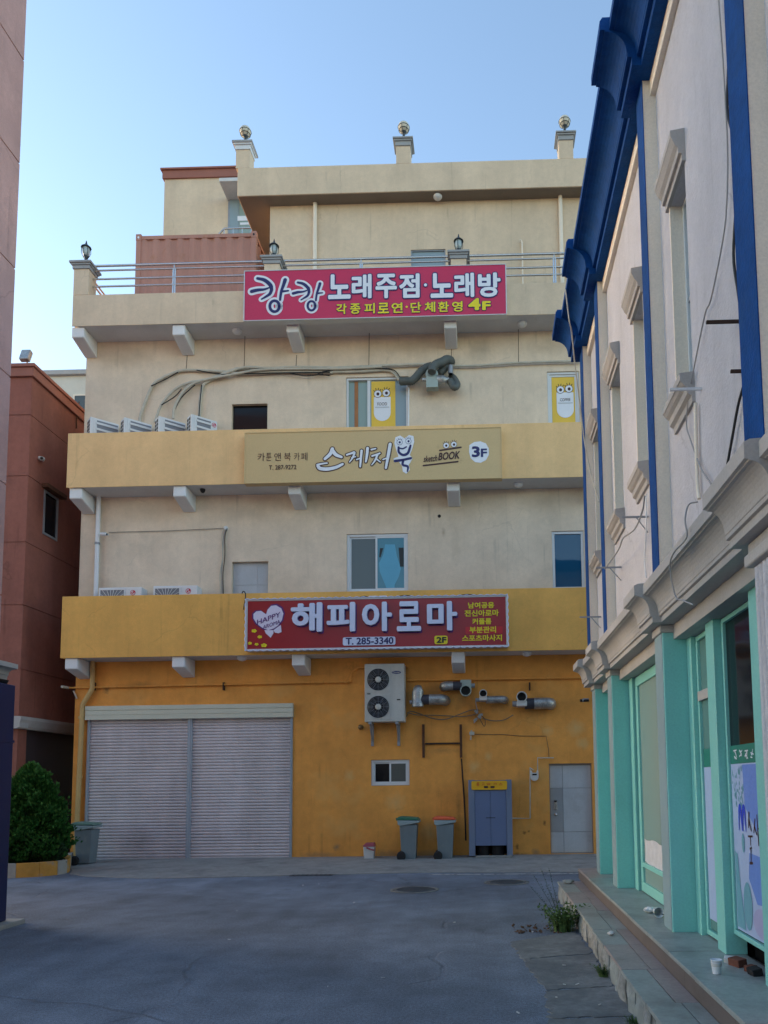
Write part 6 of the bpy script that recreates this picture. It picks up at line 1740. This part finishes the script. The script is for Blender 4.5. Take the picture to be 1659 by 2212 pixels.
# ================================================================== PINK BUILDING (near left)
lb = thing("pink_building", "pink building with a navy corner post cut off at the left edge", "building", FL, (0, 0, 0))
ue = -.42
zj = [3.27, 4.15, 5.60, 7.05, 8.55, 10.05, 11.55, 13.05, 14.5]
mb = MB(); mb.box(-3.2, ue - .012, .012, 6, 0, 14.5); part(lb, "core_wall", mb, pink_wall)
for i in range(len(zj) - 1):
    mb = MB(); mb.box(-3.2, ue, 0, .5, zj[i] + .010, zj[i + 1] - .010); part(lb, "wall_panel", mb, pink_wall, bevel=.006)
mb = MB(); mb.prism_u([(.2, 3.06), (-.06, 3.06), (-.07, 3.12)] + cyma(-.08, 3.13, -.15, 3.20) + [(-.20, 3.205), (-.20, 3.265), (.2, 3.285)], -3.2, -.34); part(lb, "cornice", mb, cornice_grey)
mb = MB(); mb.prism_u([(.3, 3.0), (-.10, 3.0), (-.13, 3.055), (.3, 3.058)], -3.2, -.40); part(lb, "cornice_fillet", mb, black)
mb = MB(); mb.box(-.62, -.31, -.16, .10, .06, 3.0); part(lb, "corner_post", mb, navy, bevel=.012)
for i, z in enumerate((.06, .80, 1.54, 2.28)):
    mb = MB(); mb.box(-2.2, -.625, -.10, .0, z + .006, z + .73); part(lb, "wall_tile", mb, tile_lav, bevel=.004)
mb = MB(); mb.box(-2.2, -.624, -.094, .0, .06, 3.0); part(lb, "tile_joint", mb, white_metal)
mb = MB(); mb.box(-.63, -.30, -.168, .11, 2.27, 2.30); part(lb, "post_joint", mb, navy)
mb = MB(); mb.prism_z([(-3, -.32), (-.14, -.30), (-.10, .1), (-3, .3)], -.01, .058); part(lb, "plinth", mb, concrete, bevel=.012)

# ================================================================== RED BUILDING (far left)
rd = thing("red_building", "brick red rendered building behind the evergreen shrub", "building", FB, (0, 0, 0))
uc = -.40; zt_ = 11.36
zj = [3.28, 4.33, 5.78, 7.22, 8.76, 10.2, 11.10]
whole = [(.23, .83, 7.62, 8.68)]
mb = MB(); mb.box(uc + .02, 9, .02, 7, 3.2, zt_ - .2); part(rd, "core_wall", mb, red_wall)
for i in range(len(zj) - 1):
    a, b = zj[i] + .008, zj[i + 1] - .008
    mb = MB(); hl = [(h[0], h[1], max(h[2], a), min(h[3], b)) for h in whole if h[2] < b and h[3] > a]
    mb.wall(uc, 9, a, b, 0, .019, hl); mb.sheet([(uc, 0, a), (uc, 0, b), (uc, 6, b), (uc, 6, a)]); mb.sheet([(uc, 0, b), (9, 0, b), (9, .02, b), (uc, .02, b)]); mb.sheet([(uc, 0, a), (9, 0, a), (9, .02, a), (uc, .02, a)])
    part(rd, "wall_panel", mb, red_wall, fix=False)
mb = MB(); mb.box(uc - .06, 9, -.06, 7, zt_ - .26, zt_ - .05); mb.box(uc - .10, 9, -.10, 7, zt_ - .05, zt_ + .03); part(rd, "coping", mb, red_trim, bevel=.01)
h = whole[0]
f = part(rd, "window", frame_rect(h[0], h[1], h[2], h[3], -.02, .03, .05), grey_metal); pane(f, h[0] + .05, h[1] - .05, h[2] + .05, h[3] - .05, .005, glass_dark)
mb = MB(); mb.box(h[0] - .1, h[1] + .12, -.16, -.001, h[3] + .02, h[3] + .12); part(rd, "window_canopy", mb, rust, bevel=.01)
mb = MB(); mb.prism_u([(.3, 3.0), (-.05, 3.0), (-.08, 3.06), (-.12, 3.20), (-.12, 3.27), (.3, 3.275)], uc - .12, 9); mb.box(uc - .119, uc + .2, -.1, 6, 3.02, 3.27); part(rd, "cornice", mb, cornice_grey)
mb = MB(); mb.box(uc + .1, 9, .1, 7, 0, 3.0); part(rd, "ground_floor_wall", mb, mat("dark_tile", (0.05, 0.035, 0.04), rough=.5, var=.12))
mb = MB(); mb.box(uc + .02, uc + .35, .02, .35, 0, 3.0); part(rd, "corner_pier", mb, red_wall)
u, z = FB.at(92, 992, -.08)
t = thing("security_camera", "small white bullet camera on the red side wall", "camera", FB, (u, -.08, z))
mb = MB(); mb.tube([(u, 0, z + .03), (u, -.1, z)], .05, 10); mb.tube([(u - .02, -.1, z), (u - .12, -.13, z - .03)], .045, 10); part(t, "camera_body", mb, bucket_white)
mb = MB(); mb.tube([(u - .12, -.13, z - .03), (u - .124, -.131, z - .031)], .035, 10); part(t, "lens", mb, black)
u, z = FB.at(54, 778, .35)
t = thing("floodlight", "grey floodlight on a bent arm on the red building's roof", "floodlight", FB, (u, .35, zt_))
mb = MB(); mb.tube([(u + .12, .35, zt_ + .03), (u + .12, .35, zt_ + .22), (u, .32, zt_ + .36)], .02, 8); part(t, "arm", mb, grey_metal)
mb = MB(); mb.obox((u - .02, .32, zt_ + .40), .12, .22, .30, 0, 0, .35); part(t, "lamp_head", mb, galv, bevel=.02)
mb = MB(); q = [FB.at(x, y, -.03) for x, y in ((171, 868), (168, 880), (166, 900), (165, 925))]; mb.tube(smooth_path([(a, -.03, b) for a, b in q], 4), .016, 6)
solo("wall_cable", "brown cable hanging from the red building's roof edge", "cable", FB, (q[0][0], -.03, q[0][1]), mb, rust)

# pale building behind the gap
t = thing("pale_building", "pale cream house top showing above the red building's roof", "building", FC, (-13.5, 12, 0))
a, b = P(95, 806, 12), P(178, 800, 12)
mb = MB(); mb.box(a[0] - 2, b[0] + 1.2, 12, 20, 0, a[1] - .15); part(t, "wall", mb, pale_wall)
mb = MB(); mb.box(a[0] - 2.1, b[0] + 1.3, 11.85, 20.1, a[1] - .15, a[1] + .05); part(t, "roof_slab", mb, cornice_grey, bevel=.02)
q0, q1 = P(158, 852, 11.95), P(190, 900, 11.95)
f = part(t, "window", frame_rect(q0[0], q1[0] + .3, q1[1] - .5, q0[1], 11.94, 11.999, .06), pil_cream); pane(f, q0[0] + .06, q1[0] + .24, q1[1] - .44, q0[1] - .06, 11.96, glass_grey)
# unseen building added behind the viewpoint; its height limits the low sky light
FO = Frame((0, -11.5, 0), 178.8)
t = thing("added_grey_building", "plain grey building added behind the viewpoint to block low sky light, seen only mirrored in the panes", "building", FO, (0, 0, 0))
hs = [(-13 + 3.2 * i, -11.4 + 3.2 * i, 1.0 + 3.0 * j, 2.5 + 3.0 * j) for i in range(9) for j in range(3)]
mb = MB(); mb.wall(-16, 17, 0, 9.6, 0, .15, hs); part(t, "wall", mb, concrete, fix=False)
mb = MB(); mb.box(-16, 17, .2, 9, 0, 9.5); part(t, "core", mb, dark_void)
for h in hs:
    f = part(t, "window", frame_rect(h[0], h[1], h[2], h[3], .05, .12, .06), window_white); pane(f, h[0] + .06, h[1] - .06, h[2] + .06, h[3] - .06, .08, glass_dark)

# ================================================================== PLANTER, SHRUBS
curb = [(-9.6, 14.72), (-9.1, 14.70), (-8.6, 14.78), (-8.25, 14.95), (-8.03, 15.2), (-8.0, 15.5), (-8.15, 15.9), (-8.45, 16.5), (-8.75, 17.2)]
t = thing("planter", "low curved planter kerb painted worn yellow and white", "planter", WORLD, (-8.8, 15.6, 0))
cs = smooth_path(curb, 4)
cen = Vector((-9.4, 16.0))
step = 4
for k in range(0, len(cs) - 1, step):
    seg_ = cs[k:k + step + 1]
    mb = MB()
    V = []
    for q in seg_:
        d = (cen - q).normalized() * .13
        V += [(q.x, q.y, -.02), (q.x, q.y, .27), (q.x + d.x, q.y + d.y, .27), (q.x + d.x, q.y + d.y, -.02)]
    n = len(seg_)
    F_ = [(i * 4 + j, i * 4 + 4 + j, i * 4 + 4 + (j + 1) % 4, i * 4 + (j + 1) % 4) for i in range(n - 1) for j in range(4)] + [(0, 1, 2, 3), ((n - 1) * 4 + 3, (n - 1) * 4 + 2, (n - 1) * 4 + 1, (n - 1) * 4)]
    mb.add(V, F_); part(t, "kerb_stone", mb, curb_yellow if (k // step) % 3 != 1 else curb_white, bevel=.012)
mb = MB(); mb.prism_z([(q.x + (cen - q).normalized().x * .12, q.y + (cen - q).normalized().y * .12) for q in cs] + [(-9.7, 17.3), (-9.7, 14.9)], 0, .20); part(t, "soil", mb, soil)


def foliage(n, fn, size, seed, flat_=.5):
    rr = random.Random(seed); mb = MB(); V = []; F_ = []
    for _ in range(n):
        p, nrm = fn(rr)
        p = Vector(p); nrm = Vector(nrm).normalized()
        for _k in range(3):
            d = (nrm * 1.0 + Vector((rr.uniform(-1, 1), rr.uniform(-1, 1), rr.uniform(-.4, 1.1))) * .8).normalized()
            s = Vector((rr.uniform(-1, 1), rr.uniform(-1, 1), rr.uniform(-1, 1))).cross(d)
            if s.length < .05: continue
            s.normalize(); L_ = size * rr.uniform(.6, 1.35); w_ = L_ * .30
            b = len(V)
            V += [p - d * L_ * .2, p + d * L_ * .4 + s * w_, p + d * L_, p + d * L_ * .4 - s * w_]
            F_.append((b, b + 1, b + 2, b + 3))
    mb.add(V, F_)
    return mb


bx_, by_ = -8.74, 15.42


def thuja(rr):
    t_ = rr.random() ** .8
    h = .30 + 1.83 * t_
    prof = .70 * math.sin(math.pi * min(1, (.52 + .48 * t_))) ** .62 * (1.0 if t_ > .18 else .80 + t_)
    an = rr.uniform(0, 2 * math.pi)
    lump = 1 + .15 * math.sin(an * 5 + h * 9) + .12 * math.sin(an * 9 - h * 14) + .09 * math.sin(h * 23 + an * 3)
    r = prof * lump * (rr.uniform(.78, 1.03) if rr.random() < .93 else rr.uniform(1.03, 1.16))
    return (bx_ + r * math.cos(an), by_ + r * .85 * math.sin(an), h), (math.cos(an) * .8, math.sin(an) * .8, .75)


t = thing("evergreen_shrub", "dense conical evergreen shrub in the yellow kerbed planter", "shrub", WORLD, (bx_, by_, .2))
part(t, "crown", foliage(15000, thuja, .052, 21), leaf_green, fix=False)
mb = MB(); mb.tube([(bx_, by_, .1), (bx_ + .02, by_, 1.0), (bx_, by_, 1.9)], [.07, .05, .015], 8); part(t, "trunk", mb, bark)


def core(rr):
    t_ = rr.random(); h = .25 + 1.55 * t_; an = rr.uniform(0, 6.28); r = .46 * (1 - t_ ** 3) * rr.uniform(.5, 1)
    return (bx_ + r * math.cos(an), by_ + r * math.sin(an), h), (math.cos(an), math.sin(an), .3)


def shoots(rr):
    p, n_ = thuja(rr)
    c = Vector((bx_, by_, p[2])); d = Vector(p) - c
    return tuple(c + d * rr.uniform(1.0, 1.14) + Vector((0, 0, rr.uniform(0, .07)))), (n_[0], n_[1], 1.3)


part(t, "young_shoots", foliage(1500, shoots, .06, 23), mat("thuja_tips", (0.055, 0.155, 0.03), rough=.7, var=.3, vscale=9, bump=0, spec=.2), fix=False)
part(t, "inner_twigs", foliage(2500, core, .10, 22), leaf_shrub, fix=False)
for k, (x, y, r, h, lab) in enumerate(((-8.30, 15.40, .22, .58, "low dark shrub at the right foot of the conical evergreen"), (-9.05, 15.15, .34, .60, "low dark shrub half hidden behind the navy post"))):
    def low(rr, x=x, y=y, r=r, h=h):
        an, el = rr.uniform(0, 6.28), rr.uniform(0, 1.5)
        q = rr.uniform(.6, 1.05) * (1 + .15 * math.sin(an * 4))
        return (x + r * q * math.cos(an) * math.cos(el), y + r * q * math.sin(an) * math.cos(el), .2 + h * q * math.sin(el)), (math.cos(an), math.sin(an), .6)
    t = thing("low_shrub", lab, "shrub", WORLD, (x, y, .2), "low shrubs round the evergreen")
    part(t, "foliage", foliage(1100, low, .085, 40 + k), leaf_shrub, fix=False)
    mb = MB()
    for a in range(5): mb.tube([(x, y, .15), (x + r * .5 * math.cos(a * 1.3), y + r * .5 * math.sin(a * 1.3), .2 + h * .6)], .008, 5)
    part(t, "stems", mb, bark)

# weeds at the end of the steps
def weed(label, x, y, n, h, spread, seed, tall=0):
    rr = random.Random(seed)
    t = thing("weed_clump", label, "weeds", WORLD, (x, y, 0), "weeds along the steps")
    V = []; F_ = []
    for _ in range(n):
        an = rr.uniform(0, 6.28); r0 = rr.random() * spread * .5
        p = Vector((x + r0 * math.cos(an), y + r0 * math.sin(an), 0)); L_ = h * rr.uniform(.4, 1.0)
        lean = Vector((math.cos(an), math.sin(an), 0)) * rr.uniform(.1, .7)
        sd_ = Vector((-math.sin(an), math.cos(an), 0)) * rr.uniform(.004, .010)
        b = len(V); m_ = 4
        for i in range(m_ + 1):
            t_ = i / m_; c = p + Vector((0, 0, 1)) * L_ * (t_ - .18 * t_ * t_) + lean * L_ * t_ * t_
            V += [c - sd_ * (1 - t_ * .9), c + sd_ * (1 - t_ * .9)]
        F_ += [(b + 2 * i, b + 2 * i + 1, b + 2 * i + 3, b + 2 * i + 2) for i in range(m_)]
        for i in range(1, m_ + 1):                      # leaflets
            c = (V[b + 2 * i] + V[b + 2 * i + 1]) / 2
            for sgn in (-1, 1):
                d = (Vector((rr.uniform(-1, 1), rr.uniform(-1, 1), rr.uniform(0, .8)))).normalized() * L_ * .16
                s = d.cross(Vector((rr.uniform(-1, 1), rr.uniform(-1, 1), 1))).normalized() * L_ * .04
                bb = len(V); V += [c, c + d * .5 + s, c + d, c + d * .5 - s]; F_.append((bb, bb + 1, bb + 2, bb + 3))
    mb = MB(); mb.add(V, F_); part(t, "leaves", mb, leaf_weed, fix=False)
    if tall:
        mb = MB()
        for k in range(tall):
            a = math.pi + rr.uniform(-.9, .9); L_ = h * rr.uniform(1.2, 2.2)
            mb.tube([(x, y, 0), (x + (.10 + .05 * k) * L_ * math.cos(a), y + .05, L_ * .5), (x + (.22 + .13 * k) * L_ * math.cos(a), y + .1, L_)], [.004, .003, .0015], 4)
            for j in range(10):
                tt = .55 + .045 * j; mb.obox((x + (.22 + .13 * k) * L_ * math.cos(a) * tt ** 1.5 + rr.uniform(-.012, .012), y + .1 * tt, L_ * tt), .014, .004, .006, rr.random() * 3, rr.random())
        part(t, "flower_stems", mb, leaf_shrub)


weed("tall weed clump at the far end of the granite steps", 1.05, 8.95, 150, .34, .30, 5, 5)
weed("small tuft of weeds against the rough stone of the lower step", 1.15, 6.85, 70, .13, .10, 6)
weed("tiny weeds at the foot of the steps nearest the camera", 1.13, 5.55, 40, .08, .12, 7)

# ------------------------------------------------------------------ litter
u, z = FR.at(1110.4 + 1213 * .3307, 1663.4 + 1270 * .3307, -.02)
cup_u, cup_w = 5.0, -.02
mb = MB(); c = FR.pt(5.02, -.05, ZS + .003)
t = thing("paper_cup", "white paper cup standing on the upper granite step", "cup", FR, (5.02, -.05, ZS + .003))
mb.lathe([(.026, 0), (.037, .085), (.040, .088), (.040, .093), (.035, .093), (.025, .006), (.001, .006)], (5.02, -.05, ZS + .003), 20); part(t, "cup_wall", mb, white_print)
mb = MB(); mb.lathe([(.0345, .050), (.0375, .070)], (5.02, -.05, ZS + .0035), 20); part(t, "cup_band", mb, paper)


def crumple(name, label, cat, fr_, u, w, z, s, m, seed, sq=.6, group=None):
    rr = random.Random(seed)
    bm = bmesh.new(); bmesh.ops.create_icosphere(bm, subdivisions=2, radius=s)
    mb = MB(); mb.add([(u + v.co.x * rr.uniform(.7, 1.25), w + v.co.y * rr.uniform(.7, 1.25), z + s * sq + v.co.z * sq * rr.uniform(.7, 1.15)) for v in bm.verts], [tuple(v.index for v in f.verts) for f in bm.faces]); bm.free()
    solo(name, label, cat, fr_, (u, w, z), mb, m, group=group)


crumple("crumpled_tissue", "crumpled white tissue on the lower granite step", "litter", FR, 2.95, -.42, .253, .035, paper, 3)
crumple("crumpled_wrapper", "silver crumpled wrapper on the upper step by the mint pillar", "litter", FR, 2.62, .02, ZS + .003, .062, foil, 4, .5)
t = thing("plastic_cup", "clear plastic cup lying on its side next to the silver wrapper", "litter", FR, (2.85, .05, ZS))
mb = MB(); mb.lathe([(.034, 0), (.048, .11), (.05, .115), (.046, .115), (.032, .004)], (2.80, .04, ZS + .052), 18, 'x'); part(t, "cup_wall", mb, foil)
mb = MB(); mb.tube([(2.90, .06, ZS + .04), (2.98, .2, ZS + .008)], .004, 6); part(t, "straw", mb, cable_black)
crumple("plastic_bag", "flat grey plastic bag at the far end of the lower step", "litter", FR, -.75, -.42, .252, .09, concrete, 8, .35)
rnd = random.Random(9)
mb = MB()
for k in range(24):
    x, y = (rnd.uniform(.25, 1.15), rnd.uniform(4.4, 9.2)) if k < 16 else (rnd.uniform(-3.5, .6), rnd.uniform(5.5, 13.5))
    q = rnd.uniform(.005, .016)
    mb.obox((x, y, .016 + q * .1), q * 2.4, q, .004, rnd.random() * 3, rnd.uniform(-.2, .2), rnd.uniform(-.2, .2))
solo("paper_scraps", "tiny pale scraps of litter scattered over the asphalt and concrete", "litter", WORLD, (.5, 6, 0), mb, paper, kind="stuff")
mb = MB()
for k in range(34):
    x, y = rnd.uniform(.5, 1.05), rnd.uniform(8.75, 9.25)
    q = rnd.uniform(.012, .032); mb.obox((x, y, .012 + q * .3), q * 1.6, q, q * .4, rnd.random() * 3, rnd.random(), rnd.random())
solo("dry_leaves", "dry brown leaves swept up beside the tall weed clump", "leaves", WORLD, (.8, 9, 0), mb, dry_leaf, kind="stuff")
